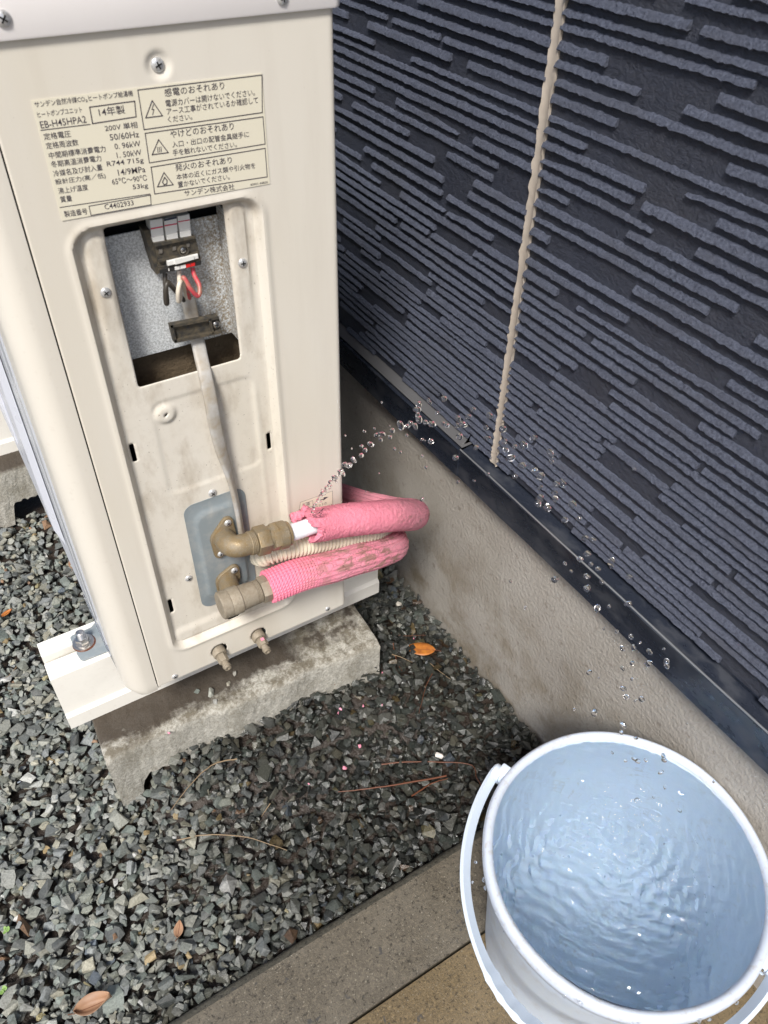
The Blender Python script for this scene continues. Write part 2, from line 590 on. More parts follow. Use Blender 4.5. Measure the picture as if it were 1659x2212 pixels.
FX = .515                      # face of the foundation
kerb_mb = MB()
prof = [(-.2755, -.24), (-.2745, -.158), (-.279, -.1525), (-.284, -.1505)]
def strip(y0, y1, x0, x1, z, name, mat, nx=90, ny=10, amp=.0006, drop=None):
    vs, fs = [], []
    for j in range(ny + 1):
        for i in range(nx + 1):
            x = x0 + (x1 - x0) * i / nx; y = y0 + (y1 - y0) * j / ny
            vs.append((x, y, z + random.uniform(-amp, amp)))
    for j in range(ny):
        for i in range(nx):
            a = j * (nx + 1) + i
            fs.append((a, a + 1, a + nx + 2, a + nx + 1))
    mb = MB(); mb.add(vs, fs)
    # skirts
    mb.add([(x0, y1, z), (x1, y1, z), (x1, y1, -.25), (x0, y1, -.25)], [(0, 1, 2, 3)])
    mb.add([(x0, y0, z), (x1, y0, z), (x1, y0, -.25), (x0, y0, -.25)], [(0, 1, 2, 3)])
    return mb
kp = strip(-.3815, -.284, -1.6, FX + .02, -.150, 'pavement', None)
pave = tag(kp.build('pavement', M['kerb'], smooth=30), kind='structure')
# worn, darker rounded nosing of the kerb
ed = MB()
nx = 160
rows = [(-.2840, -.1502), (-.2800, -.1512), (-.2760, -.1535), (-.2735, -.158), (-.2725, -.24)]
vs, fs = [], []
for j, (y, z) in enumerate(rows):
    for i in range(nx + 1):
        x = -1.6 + (FX + .02 + 1.6) * i / nx
        jy = random.uniform(-.0008, .0008) if 0 < j < 4 else 0
        vs.append((x, y + jy, z + jy * .5))
for j in range(len(rows) - 1):
    for i in range(nx):
        a = j * (nx + 1) + i
        fs.append((a, a + 1, a + nx + 2, a + nx + 1))
ed.add(vs, fs)
ed.build('kerb_nosing', M['kerb_edge'], pave, smooth=40)
kp = strip(-1.9, -.3845, -1.6, FX + .02, -.1515, 'paving_slab', None, 90, 60)
kp.build('paving_slab', M['slab'], pave, smooth=30)

# ------------------------------------------------------------------ house wall
house = empty('house_wall', (FX, 0, ZG), 'house wall of dark navy ribbed siding above a taupe rendered foundation', 'wall')
b = MB()
Y0, Y1 = -1.9, 2.2
nyf, nzf = 120, 24
vs, fs = [], []
for j in range(nzf + 1):
    for i in range(nyf + 1):
        y = Y0 + (Y1 - Y0) * i / nyf; z = -.30 + .525 * j / nzf
        vs.append((FX + random.uniform(-.0006, .0006), y, z))
for j in range(nzf):
    for i in range(nyf):
        a = j * (nyf + 1) + i
        fs.append((a, a + 1, a + nyf + 2, a + nyf + 1))
b.add(vs, fs)
b.box((FX + .003, Y0, -.3), (FX + .2, Y1, .225))
b.build('foundation', M['foundation'], house, smooth=60)

# flashing: two lengths, the farther one capping the joint
M['bead'] = Mat('flashing_highlight_paint', (.30, .31, .32), .3, .5).m  # pale grey paints the sky highlight along the flashing ridge
def flashing(y0, y1, off, name, mt='flash'):
    pf = [(.508, .1865), (.4985, .186), (.4965, .1872), (.4966, .2290), (.4958, .2305), (.4956, .2322), (.4964, .2336), (.4978, .2340), (.4990, .2330), (.5000, .2322), (.5190, .2355), (.5225, .2400), (.5230, .262)]
    mb = MB()
    n = 40
    vs, fs = [], []
    for i in range(n + 1):
        y = y0 + (y1 - y0) * i / n
        w = .0004 * sin(y * 23) + .0003 * sin(y * 51 + 1)
        for k, (x, z) in enumerate(pf):
            vs.append((x - off + (w if k < 10 else 0), y, z + off * .6))
    m_ = len(pf)
    for i in range(n):
        for k in range(m_ - 1):
            a = i * m_ + k
            fs.append((a, a + 1, a + m_ + 1, a + m_))
    for i in (0, n):
        fs.append(tuple(i * m_ + k for k in range(m_)))
    mb.add(vs, fs)
    return mb.build(name, M[mt], house, smooth=35)
flashing(Y0, .0335, 0.0, 'flashing')
b = MB(); b.sweep([Vector((.4968 + .0003 * sin(k * .9), Y0 + (.0335 - Y0) * k / 60, .2341)) for k in range(61)], circ(.0011, 8)); b.build('flashing_highlight', M['bead'], house, 60)
flashing(.034, Y1, .0022, 'flashing')
b = MB(); b.prism([(.4966, .030, .2385), (.5180, .030, .2400), (.5180, Y1, .2400), (.4966, Y1, .2385)], (0, 0, .0014), bev=.0004)
b.build('flashing_cap', M['flash_cap'], house)

# siding boards
GY = -.0192                    # centre of the sealant joint
XW = .0080
SZ0, SZ1 = .2410, 2.6
def board(y0, y1):
    mb = MB()
    mb.box((.506 + XW, y0, SZ0 + .001), (.524 + XW, y1, SZ1), .0015, 1)
    return mb.build('siding_panel', M['siding'], house)
b = MB(); b.box((.521, Y0, .226), (.60, Y1, 2.6)); b.build('backing', M['dark'], house)
b = MB(); b.box((-.12, Y0, 2.46), (.53, Y1, 2.52), .004, 1); b.box((-.15, Y0, 2.44), (-.12, Y1, 2.60), .004, 1); b.build('added_eave', M['cover'], house)  # unseen eave, added to hold back sky light behind the unit
pan_l = board(GY + .0045, Y1)
pan_r = board(Y0, GY - .0045)
# bottom drip edge of the boards
def rib_mesh(y0, y1, z0, z1, taper, depth):
    """one raised streak of the board: its face leans back to the board at the top and is cut square underneath"""
    n = max(4, int((y1 - y0) / .0036))
    vs, fs = [], []
    xb = .5062 + XW
    xf = xb - depth
    h = z1 - z0
    ph = random.uniform(0, 6)
    for i in range(n + 1):
        t = i / n
        y = y0 + (y1 - y0) * t
        if 0 < i < n: y += random.uniform(-.0012, .0012)
        tp = 1.0
        if taper == 1: tp = min(1.0, .3 + t * 1.6)
        if taper == 2: tp = min(1.0, .3 + (1 - t) * 1.6)
        j = lambda a: random.uniform(-a, a)
        wv = .00022 * sin(y * 40 + ph) + .00012 * sin(y * 120 + 2 * ph)
        b0, b1 = z0 + wv + j(.0006), z0 + h * tp + wv + j(.0007)
        hh = b1 - b0
        vs += [(xb + .0004, y, b1 + .0010), (xf + depth * .55 + j(.0004), y, b1 - j(.0004)), (xf + depth * .16 + j(.0005), y, b1 - hh * .50),
               (xf + j(.0005), y, b0 + hh * .14 + j(.0004)), (xf + .0016 + j(.0004), y, b0 + j(.0004)), (xb + .0004, y, b0 + .0012)]
    for i in range(n):
        for k in range(5):
            a = i * 6 + k
            fs.append((a, a + 1, a + 7, a + 6))
    fs.append(tuple(range(6)))
    fs.append(tuple(n * 6 + k for k in range(6)))
    return vs, fs
rib_list = []
z = .2440
row = 0
while z < 2.55:
    h = random.choice([.0044, .0052, .0060, .0068]) * (1 if z < .55 else 1.04)
    gap = random.choice([.0044, .0050, .0058, .0066, .0080]) * (1 if z < .50 else 1.35)
    near = z < .84
    lim = (-.62, .55) if near else (Y0, Y1)
    for side in (0, 1):
        lo, hi = (lim[0] if near else Y0, GY - .0050) if side == 0 else (GY + .0050, lim[1])
        y = lo
        if side == 0: y += random.uniform(0, .05)
        segs = []
        first = True
        while y < hi - .02:
            L = random.choice([.09, .14, .20, .27, .36, .45]) * random.uniform(.8, 1.2)
            if side == 1 and first and random.random() < .12: y += random.uniform(.03, .07)
            first = False
            e = min(hi, y + L)
            if hi - e < .05 and random.random() < .9: e = hi
            segs.append((y, e))
            y = e + random.choice([.006, .012, .03, .05, .08, .12])
        for s_ in segs:
            tp = random.choice([0] * 8 + [1, 2])
            rib_list.append((side, s_[0], s_[1], z, z + h, tp, random.choice([.0038, .0046, .0054])))
    # ribs beyond the photographed stretch
    z += h + gap
    row += 1
near_ribs = [r for r in rib_list if r[3] < .84]
far_ribs = [r for r in rib_list if r[3] >= .84]
def vis_key(r):
    ym = (r[1] + r[2]) / 2
    d = sqrt((ym + .62) ** 2 + (r[3] - .89) ** 2 + .29)
    shown = (-.60 < ym < .36)
    return (0 if shown else 1, d)
near_ribs.sort(key=vis_key)
rest = near_ribs[290:] + far_ribs
for r in near_ribs[:290]:
    mb = MB(); mb.add(*rib_mesh(*r[1:]))
    mb.build('rib', M['rib'], pan_r if r[0] == 0 else pan_l, smooth=32)
mb = MB()
for r in rest: mb.add(*rib_mesh(r[1], r[2], r[3], r[4], r[5], r[6]))
for k in range(int((.84 - .2440) / .0125)):           # the part of the wall past both ends of the picture
    zz = .2440 + k * .0125
    for (lo, hi) in ((Y0, -.63), (.56, Y1)):
        y = lo
        while y < hi - .03:
            e = min(hi, y + random.uniform(.08, .35))
            mb.add(*rib_mesh(y, e, zz, zz + .0085, 0, .006))
            y = e + random.choice([.01, .03, .08])
o = mb.build('far_ribs', M['rib'], house, smooth=32)
o['kind'] = 'stuff'

# sealant between the two boards: a strip with ragged edges that climb onto the rib ends
n = 300
vs, fs = [], []
for i in range(n + 1):
    zz = SZ0 - .001 + (2.4 - SZ0) * (i / n) ** 1.6
    wl = -.0055 + random.choice([0, 0, 0, -.0013]) + random.uniform(-.0004, .0004)
    wr = .0055 + random.choice([0, 0, 0, .0013]) + random.uniform(-.0004, .0004)
    xe = lambda: .5028 + XW + random.uniform(-.0012, .0008)
    vs += [(.5085 + XW, GY + wl, zz), (xe(), GY + wl, zz), (.5036 + XW, GY - .0036, zz), (.5041 + XW, GY, zz), (.5036 + XW, GY + .0036, zz), (xe(), GY + wr, zz), (.5085 + XW, GY + wr, zz)]
for i in range(n):
    for k in range(6):
        a = i * 7 + k
        fs.append((a, a + 1, a + 8, a + 7))
fs.append(tuple(range(7)))
b = MB(); b.add(vs, fs)
b.build('sealant_joint', M['sealant'], house, smooth=50)

# ------------------------------------------------------------------ gravel (settled stone by stone on a height map)
def stone_shape(n=13):
    bm = bmesh.new()
    for _ in range(n):
        v = Vector((random.uniform(-1, 1), random.uniform(-1, 1), random.uniform(-1, 1)))
        v = v / max(abs(v.x), abs(v.y), abs(v.z)) * .45 + v.normalized() * random.uniform(.40, .62)
        bm.verts.new(v)
    r = bmesh.ops.convex_hull(bm, input=bm.verts[:])
    dead = [g for g in r['geom_interior'] if isinstance(g, bmesh.types.BMVert)] + [g for g in r['geom_unused'] if isinstance(g, bmesh.types.BMVert)]
    if dead: bmesh.ops.delete(bm, geom=list(set(dead)), context='VERTS')
    bmesh.ops.triangulate(bm, faces=bm.faces[:])
    bmesh.ops.recalc_face_normals(bm, faces=bm.faces[:])
    bm.verts.index_update()
    V = np.array([v.co[:] for v in bm.verts]); F = np.array([[v.index for v in f.verts] for f in bm.faces])
    bm.free()
    return V, F
SHAPES = [stone_shape(random.choice([9, 10, 11, 12, 13])) for _ in range(60)]
GX0, GX1, GY0, GY1 = -.42, FX - .002, -.2735, 1.02
CELL = .002
def bank_at(x, y):
    """the gravel is heaped along the front and right of the near block"""
    sx_ = smooth((x + .022) / .05) * (1 - smooth((x - .36) / .12))
    sy_ = smooth((y + .15) / .15) * (1 - smooth((y - .10) / .12))
    return .056 * sx_ * sy_
nxh, nyh = int((GX1 - GX0) / CELL) + 2, int((GY1 - GY0) / CELL) + 2
hxx = GX0 + np.arange(nxh) * CELL; hyy = GY0 + np.arange(nyh) * CELL
BANK = bank_at(hxx[:, None], hyy[None, :])
hm = -.178 + BANK * .92
# soil under the stones
ss = 8
bx_, by_ = hxx[::ss], hyy[::ss]
vs = [(float(x), float(y), float(-.178 + bank_at(x, y) * .92 + random.uniform(-.001, .001))) for x in bx_ for y in by_]
fs = [(i * len(by_) + j, (i + 1) * len(by_) + j, (i + 1) * len(by_) + j + 1, i * len(by_) + j + 1) for i in range(len(bx_) - 1) for j in range(len(by_) - 1)]
b = MB(); b.add(vs, fs); tag(b.build('soil', M['mud'], None, 60), kind='structure')
PAL = [(.25, .25, .225), (.29, .295, .26), (.20, .21, .19), (.23, .25, .225), (.31, .30, .25), (.17, .18, .17), (.25, .26, .255),
       (.33, .325, .28), (.36, .335, .26), (.21, .235, .21), (.28, .285, .24), (.15, .155, .145), (.38, .375, .34), (.12, .125, .12)]
RARE = [(.50, .49, .45), (.38, .28, .15), (.30, .18, .11), (.42, .36, .20), (.20, .23, .27), (.62, .60, .57)]
BLOCKS = [(-.046, .352, .014, .202), (-.09, .31, .672, .858)]
gv, gf, gc = [], [], []
nv = 0
def inside_block(x, y, m=.0):
    return any(x0 - m < x < x1 + m and y0 - m < y < y1 + m for x0, x1, y0, y1 in BLOCKS)
N1 = 30000
for i in range(N1):
    x = random.uniform(GX0, GX1); y = random.uniform(GY0, GY1)
    if x > -.02 and x < .29 and y > .22 and y < .64 and random.random() < .55: continue
    if y > .55 and x > .25 and random.random() < .8: continue
    r = random.lognormvariate(math.log(.0065), .33)
    r = min(max(r, .0030), .0135)
    if i > N1 * .55: r *= .78
    if i > N1 * .8: r *= .75
    if inside_block(x, y, -.006 if i < N1 * .75 else r * 1.0): continue
    sx, sy, sz = r * random.uniform(.95, 1.45), r * random.uniform(.75, 1.1), r * random.uniform(.45, .85)
    V, F = SHAPES[random.randrange(len(SHAPES))]
    q = Quaternion((0, 0, 1), random.uniform(0, 2 * pi)) @ Quaternion((1, 0, 0), random.gauss(0, .35)) @ Quaternion((0, 1, 0), random.gauss(0, .35))
    Q = np.array(q.to_matrix())
    W = (V * np.array([sx, sy, sz])) @ Q.T
    ext = np.abs(W).max(0)
    if x + ext[0] > GX1: x = GX1 - ext[0]
    if y - ext[1] < GY0: y = GY0 + ext[1]
    a0 = max(0, int((x - ext[0] * .6 - GX0) / CELL)); a1 = int((x + ext[0] * .6 - GX0) / CELL) + 1
    b0 = max(0, int((y - ext[1] * .6 - GY0) / CELL)); b1 = int((y + ext[1] * .6 - GY0) / CELL) + 1
    w = hm[a0:a1, b0:b1]
    if w.size == 0: continue
    base = .55 * w.max() + .45 * w.mean()
    zlo, zhi = W[:, 2].min(), W[:, 2].max()
    zc = base - zlo * .82
    top = zc + zhi
    bank = float(bank_at(x, y))
    if top > ZG + .008 + bank + random.uniform(-.005, .005): continue
    xs = (np.arange(w.shape[0]) + a0 + .5) * CELL + GX0 - x; ys = (np.arange(w.shape[1]) + b0 + .5) * CELL + GY0 - y
    rr = (xs[:, None] / max(ext[0], 1e-4)) ** 2 + (ys[None, :] / max(ext[1], 1e-4)) ** 2
    hgt = zc + zhi * np.sqrt(np.clip(1 - rr, 0, 1))
    hm[a0:a1, b0:b1] = np.maximum(w, np.where(rr < 1, hgt, -9))
    gv.append(W + np.array([x, y, zc])); gf.append(F + nv); nv += len(V)
    col = random.choice(RARE) if random.random() < .045 else random.choice(PAL)
    k = random.uniform(.62, 1.06)
    gc.append(np.tile(np.array([col[0] * k * .96, col[1] * k, col[2] * k * 1.04, 1.0]), (len(V), 1)))
gv = np.concatenate(gv); gf = np.concatenate(gf); gc = np.concatenate(gc)
me = bpy.data.meshes.new('gravel')
me.vertices.add(len(gv)); me.vertices.foreach_set('co', gv.astype(np.float32).ravel())
me.loops.add(len(gf) * 3); me.loops.foreach_set('vertex_index', gf.astype(np.int32).ravel())
me.polygons.add(len(gf)); me.polygons.foreach_set('loop_start', np.arange(0, len(gf) * 3, 3, dtype=np.int32))
me.update(calc_edges=True)
a = me.attributes.new('stone_colour', 'FLOAT_COLOR', 'POINT')
a.data.foreach_set('color', gc.astype(np.float32).ravel())
me.materials.append(M['gravel'])
me.shade_flat()
me.validate()
go = bpy.data.objects.new('gravel', me); COL.objects.link(go)
tag(go, 'grey crushed stone gravel, soaked dark between block and bucket', 'gravel', kind='stuff')
def ground_z(x, y):
    a_ = int((x - GX0) / CELL); b_ = int((y - GY0) / CELL)
    if 1 <= a_ < hm.shape[0] - 1 and 1 <= b_ < hm.shape[1] - 1:
        return float(hm[a_ - 1:a_ + 2, b_ - 1:b_ + 2].max())
    return ZG

# ------------------------------------------------------------------ concrete blocks
def block(x0, x1, y0, y1, ztop, label, notch_l, notch_r, wob, rot=0.0):
    zb = ztop - .130
    mb = MB()
    nx, nz, ny = 110, 26, 44
    def bottom(x):
        e = 0.0
        a, c = x0 + notch_l, x1 - notch_r
        if a < x < c:
            t = min((x - a), (c - x)) / .018
            e = .052 * (1 - (1 - min(t, 1.0)) ** 2) ** .5
        return zb + e
    def worn(x, y, z):
        jit = .0012
        return (x + random.uniform(-jit, jit) * .6, y + random.uniform(-jit, jit), z + random.uniform(-jit, jit))
    vs, fs = [], []
    # cross-section of the shell: front bottom -> front top (rounded) -> back top -> back bottom
    prof = []
    R_ = .010
    for k in range(9): prof.append((0.0, k / 8, 'f'))
    for k in range(1, 5):
        a = radians(22.5 * k); prof.append((R_ - R_ * cos(a), R_ * sin(a), 'r'))
    for k in range(1, 9): prof.append((R_ + (y1 - y0 - 2 * R_) * k / 8, 0, 't'))
    for k in range(1, 5):
        a = radians(22.5 * k); prof.append((R_ * sin(a), R_ - R_ * cos(a), 'R'))
    for k in range(1, 9): prof.append((0, k / 8, 'b'))
    m_ = len(prof)
    for i in range(nx + 1):
        x = x0 + (x1 - x0) * i / nx
        zl = bottom(x)
        ed = min(i, nx - i) / nx * (x1 - x0)
        er = max(0.0, .008 - ed)            # rounded ends
        wv = wob * (.003 * sin(x * 31) + .002 * sin(x * 73 + 2))
        for (a, c, w) in prof:
            if w == 'f': y, zz = y0, zl + (ztop - R_ - zl) * c
            elif w == 'r': y, zz = y0 + a, ztop - R_ + c
            elif w == 't': y, zz = y0 + a, ztop
            elif w == 'R': y, zz = y1 - R_ + a, ztop - c
            else: y, zz = y1, ztop - R_ - (ztop - R_ - zl) * c
            if w in 'fr': y += wv
            if w == 'f' and c < .3: zz += random.uniform(-.0025, .0025)
            sq = 1 - er * .25 / .008 * .2
            zz -= er * er * 60 * (1 if w in 'rtR' else 0)
            vs.append(worn(x, y, zz))
    for i in range(nx):
        for k in range(m_ - 1):
            a = i * m_ + k
            fs.append((a, a + 1, a + m_ + 1, a + m_))
        fs.append((i * m_ + m_ - 1, i * m_, (i + 1) * m_, (i + 1) * m_ + m_ - 1))
    fs.append(tuple(range(m_))); fs.append(tuple(nx * m_ + k for k in range(m_)))
    if rot:
        c_, s_ = cos(rot), sin(rot); cx, cy = (x0 + x1) / 2, (y0 + y1) / 2
        vs = [(cx + (p[0] - cx) * c_ - (p[1] - cy) * s_, cy + (p[0] - cx) * s_ + (p[1] - cy) * c_, p[2]) for p in vs]
    mb.add(vs, fs)
    o = mb.build('concrete_block', M['block'], smooth=45)
    return tag(o, label, 'block', 'concrete blocks carrying the mounting rails')
block(-.047, .356, .003, .196, -.040, 'muddy worn concrete block under the near end of the heat pump, splashed wet', .030, .052, 1.0, -.05)
block(-.093, .310, .674, .860, -.040, 'dry concrete block with arched notch under the far end of the heat pump', .046, .046, .3)

# ------------------------------------------------------------------ mounting rails
def rail(xa, xb, ya, yb, label, feet):
    t = empty('mounting_rail', ((xa + xb) / 2, (ya + yb) / 2, -.040), label, 'rail', 'white rails under the heat pump')
    zt, zb = .0655, -.0395
    yc = (ya + yb) / 2
    # hollow extrusion: cross-section (y, z), lip at the foot, slot along the top
    pf = [(ya - .004, zb), (ya - .0045, zb + .024), (ya, zb + .029), (ya, zt - .002), (ya + .002, zt), (yc - .0065, zt), (yc - .0065, zt - .012), (yc - .009, zt - .013),
          (yc - .009, zt - .022), (yc + .009, zt - .022), (yc + .009, zt - .013), (yc + .0065, zt - .012), (yc + .0065, zt),
          (yb - .002, zt), (yb, zt - .002), (yb, zb + .029), (yb + .0045, zb + .024), (yb + .004, zb)]
    mb = MB()
    mb.prism([(xa, y, z) for y, z in pf], (xb - xa, 0, 0))
    mb.build('body', M['rail'], t)
    for fx in feet:
        a = MB(); a.lathe([(0, 0), (0, .0146), (.0006, .0143), (.0006, 0)], (fx + .0006, yc - .0005, zt + .0030), (0, 0, 1), 28); a.build('rust_ring', M['twig_red'], t)
        a = MB(); a.lathe([(0, 0), (0, .0135), (.0016, .0135), (.0018, .0), ], (fx, yc, zt + .0032), (0, 0, 1), 28); w = a.build('washer', M['steel'], t, 30)
        a = MB(); a.lathe([(0, 0), (0, .0105), (.0014, .0102), (.0014, .0), ], (fx, yc, zt + .0050), (0, 0, 1), 28)
        hexp = [(fx + .0088 * cos(radians(60 * k + 10)), yc + .0088 * sin(radians(60 * k + 10)), zt + .0062) for k in range(6)]
        a.prism(hexp, (0, 0, .0075), bev=.0006)
        a.build('flange_nut', M['steel'], t, 30)
        a = MB()
        pr = []
        for k in range(9):
            pr += [(k * .0013, .0050), (k * .0013 + .0006, .0055)]
        a.lathe([(0, 0)] + pr + [(.0124, .0042), (.0126, 0)], (fx, yc, zt + .0128), (0, 0, 1), 18)
        a.build('bolt', M['steel'], t, 30)
    return t
rail(-.0755, .400, .0805, .1465, 'near white resin rail on the muddy block, bolted to the unit foot', [-.0235])
rail(-.115, .360, .722, .788, 'far white resin rail on the dry block behind the gravel', [-.0235])

# ------------------------------------------------------------------ heat pump unit
ZB, ZT = .0665, .7655
XR, XS = .300, .035
UL = .82
unit = empty('heat_pump_unit', (.15, .41, ZB), 'cream heat pump unit with open wiring cover, rating label and brass fittings', 'heat pump')

def sd_rrect(X, Z, x0, z0, x1, z1, r):
    cx, cz = (x0 + x1) / 2, (z0 + z1) / 2
    qx = np.abs(X - cx) - (x1 - x0) / 2 + r; qz = np.abs(Z - cz) - (z1 - z0) / 2 + r
    return np.hypot(np.maximum(qx, 0), np.maximum(qz, 0)) + np.minimum(np.maximum(qx, qz), 0) - r
HOLES = [lambda X, Z: sd_rrect(X, Z, .0928, .4807, .1937, .6303, .0035),
         lambda X, Z: sd_rrect(X, Z, .0722, .4020, .0768, .4235, .0008),
         lambda X, Z: sd_rrect(X, Z, .2117, .3630, .2163, .3843, .0008),
         lambda X, Z: sd_rrect(X, Z, .0722, .1780, .0768, .2000, .0008),
         lambda X, Z: sd_rrect(X, Z, .1360, .1255, .1535, .1480, .0080),
         lambda X, Z: np.hypot(X - .1178, Z - .0868) - .0106,
         lambda X, Z: np.hypot(X - .1713, Z - .0845) - .0106,
         lambda X, Z: np.hypot(X - .1122, Z - .4448) - .0013,
         lambda X, Z: np.hypot(X - .1870, Z - .2290) - .0120]
def depth(X, Z):
    rs = sd_rrect(X, Z, .0655, .1180, .2245, .6340, .018)
    d = .0075 * smooth(-rs / .007 + .15)
    d -= .0012 * np.exp(-((rs - .002) / .003) ** 2)                         # raised bead round the recess
    for (xc, za, zb_) in ((.0830, .500, .618), (.2040, .500, .620)):          # raised pads that carry the cover screws
        q = np.hypot(X - xc, Z - np.clip(Z, za, zb_)) - .0075
        d -= .0028 * smooth(-q / .004 + .5) * smooth((Z - .49) / .09)
    q = np.hypot(X - .1122, Z - .4448)
    d -= .0030 * smooth((.0125 - q) / .006)
    q = np.hypot(X - .155, Z - .7389)
    d += .0024 * smooth((.011 - q) / .006)
    # shallow pressed step across the foot of the recess and below the opening
    d -= .0022 * smooth((.150 - Z) / .012) * smooth(-(rs + .004) / .006)
    d += .0010 * smooth(-sd_rrect(X, Z, .098, .345, .205, .462, .012) / .006)
    d -= .0007 * np.exp(-((X - .2050) / .0025) ** 2) * smooth((.455 - Z) / .02) * smooth((Z - .14) / .02)
    return d
step = .0019
xs = np.linspace(.0358, XR, int((XR - .0358) / step)); zs = np.linspace(ZB, ZT, int((ZT - ZB) / step))
X, Z = np.meshgrid(xs, zs, indexing='ij')
X = X.copy(); Z = Z.copy()
for h in HOLES:
    e = 1e-5
    for _ in range(2):
        s_ = h(X, Z)
        gx = (h(X + e, Z) - s_) / e; gz = (h(X, Z + e) - s_) / e
        near = np.abs(s_) < step * .62
        X = np.where(near, X - s_ * gx, X); Z = np.where(near, Z - s_ * gz, Z)
Yd = depth(X, Z)
# rounded lower right corner
rc = sd_rrect(X, Z, .0, ZB, XR, 1.2, .014)
for _ in range(2):
    e = 1e-5
    s_ = sd_rrect(X, Z, .0, ZB, XR, 1.2, .014)
    gx = (sd_rrect(X + e, Z, .0, ZB, XR, 1.2, .014) - s_) / e; gz = (sd_rrect(X, Z + e, .0, ZB, XR, 1.2, .014) - s_) / e
    out = s_ > 0
    X = np.where(out, X - s_ * gx, X); Z = np.where(out, Z - s_ * gz, Z)
# rounded right edge and rolled lower edge
er = np.clip((X - (XR - .006)) / .006, 0, 1)
Yd = Yd + .006 * (1 - np.sqrt(1 - er ** 2 * .98))
er = np.clip(((ZB + .003) - Z) / .003, 0, 1)
Yd = Yd + .003 * (1 - np.sqrt(1 - er ** 2 * .98))
nxp, nzp = X.shape
idx = np.arange(nxp * nzp).reshape(nxp, nzp)
Q4 = np.stack([idx[:-1, :-1], idx[1:, :-1], idx[1:, 1:], idx[:-1, 1:]], -1).reshape(-1, 4)
P3 = np.stack([X.ravel(), Yd.ravel(), Z.ravel()], -1)
cen = P3[Q4].mean(1)
keep = np.ones(len(Q4), bool)
for h in HOLES: keep &= h(cen[:, 0], cen[:, 2]) > -1e-5
p = P3[Q4]
area = np.linalg.norm(np.cross(p[:, 2] - p[:, 0], p[:, 3] - p[:, 1]), axis=1)
keep &= area > 1e-9
b = MB(); b.add(P3.tolist(), Q4[keep].tolist())
side = b.build('side_panel', M['panel'], unit, smooth=35)
md = side.modifiers.new('sheet', 'SOLIDIFY'); md.thickness = .0011; md.offset = -1.0

# back of the casing, inner walls (dark) and the rest of the body
b = MB()
b.box((.006, .060, ZB + .004), (XR - .004, UL - .004, ZT))
b.build('inner_casing', M['dark'], unit)
b = MB()
b.box((XR - .0012, .0070, ZB), (XR, UL, ZT), .0005, 1)
b.box((.012, UL - .002, ZB), (XR - .002, UL, ZT))
b.build('back_panel', M['fins'], unit)
b = MB()
b.box((.030, .0062, .0663), (XR - .002, UL - .003, .072))
b.build('base_pan', M['bracket'], unit)

# front corner post: rounded corner from the side to the front
def corner(z0, z1, name, mat, grow=0.0):
    Rr = .024
    pf = [(.0344 + grow, .0045), (.0344 + grow, -.0004 - grow)]
    for k in range(13):
        a = radians(90 * k / 12)
        pf.append((.0 - grow + Rr - Rr * sin(a), -.0010 - grow + Rr - Rr * cos(a)))
    pf += [(.0 - grow, .060), (.004, .060)]
    vs, fs = [], []
    nz = 60
    m_ = len(pf)
    for j in range(nz + 1):
        t = j / nz
        zz = z0 + (z1 - z0) * t ** 1.3
        for k, (x, y) in enumerate(pf):
            low = max(0.0, .012 - (zz - z0)) / .012
            zz2 = zz + (.010 * max(0, (.012 - x) / .012) * low if low > 0 else 0)
            vs.append((x + low * low * (.003 if x < .02 else 0), y + low * low * .0015, zz2))
    for j in range(nz):
        for k in range(m_ - 1):
            a = j * m_ + k
            fs.append((a, a + 1, a + m_ + 1, a + m_))
    fs.append(tuple(range(m_)))
    mb = MB(); mb.add(vs, fs)
    return mb.build(name, mat, unit, 40)
corner(.0625, ZT, 'corner_post', M['cream'])
b = MB()                       # small tab left of the panel foot
b.box((.0352, .0016, .0640), (.0385, .0040, .0760), .0004, 1)
b.build('seam_tab', M['cream'], unit)
b = MB()
b.box((.0340, .0042, ZB + .002), (.0372, .0060, ZT))
b.build('seam_backing', M['dark'], unit)

# front: sheet, trim strips and the grille cover with louvres
b = MB(); b.box((.0006, .060, ZB + .002), (.006, UL, ZT), .001, 1); b.build('front_panel', M['front'], unit)
b = MB(); b.box((-.0014, .066, .10), (.0012, .100, .74), .0006, 1); b.box((-.0010, .118, .085), (.0012, .150, .75), .0006, 1)
b.build('front_trim', M['trim'], unit)
gr_ = MB()
gr_.prism([(-.0005, .185, .172), (-.0075, .200, .190), (-.0075, .200, .735), (-.0005, .185, .745)], (0, .60, 0))
cov = gr_.build('grille_cover', M['front'], unit)
for k in range(16):
    yy = .300 + k * .026
    lb = MB(); lb.box((-.0092, yy, .26), (-.0070, yy + .010, .70), .0008, 1)
    lb.build('louvre', M['front'], cov)

# top cover with its hanging skirt
b = MB()
Rr = .026
def skirt(z, o):
    pts = [(XR + o, UL + o), (XR + o, .006 - o)]
    for k in range(4):
        a = radians(90 * k / 3); pts.append((XR + o - .006 + .006 * cos(a), -.0 - o + .006 - .006 * sin(a)))
    for k in range(11):
        a = radians(90 * k / 10)
        pts.append((-o + Rr - Rr * sin(a), -o + Rr - Rr * cos(a)))
    pts.append((-o, UL + o))
    return [(x, y, z) for x, y in pts]
lv = [skirt(.7640, .0018), skirt(.7640, .0034), skirt(.7655, .0040), skirt(.800, .0042), skirt(.8065, .0030), skirt(.8085, .0)]
m_ = len(lv[0]); vs = [p for l in lv for p in l]; fs = []
for j in range(len(lv) - 1):
    for k in range(m_):
        k2 = (k + 1) % m_
        fs.append((j * m_ + k, j * m_ + k2, (j + 1) * m_ + k2, (j + 1) * m_ + k))
fs.append(tuple((len(lv) - 1) * m_ + k for k in range(m_)))
fs.append(tuple(range(m_)))
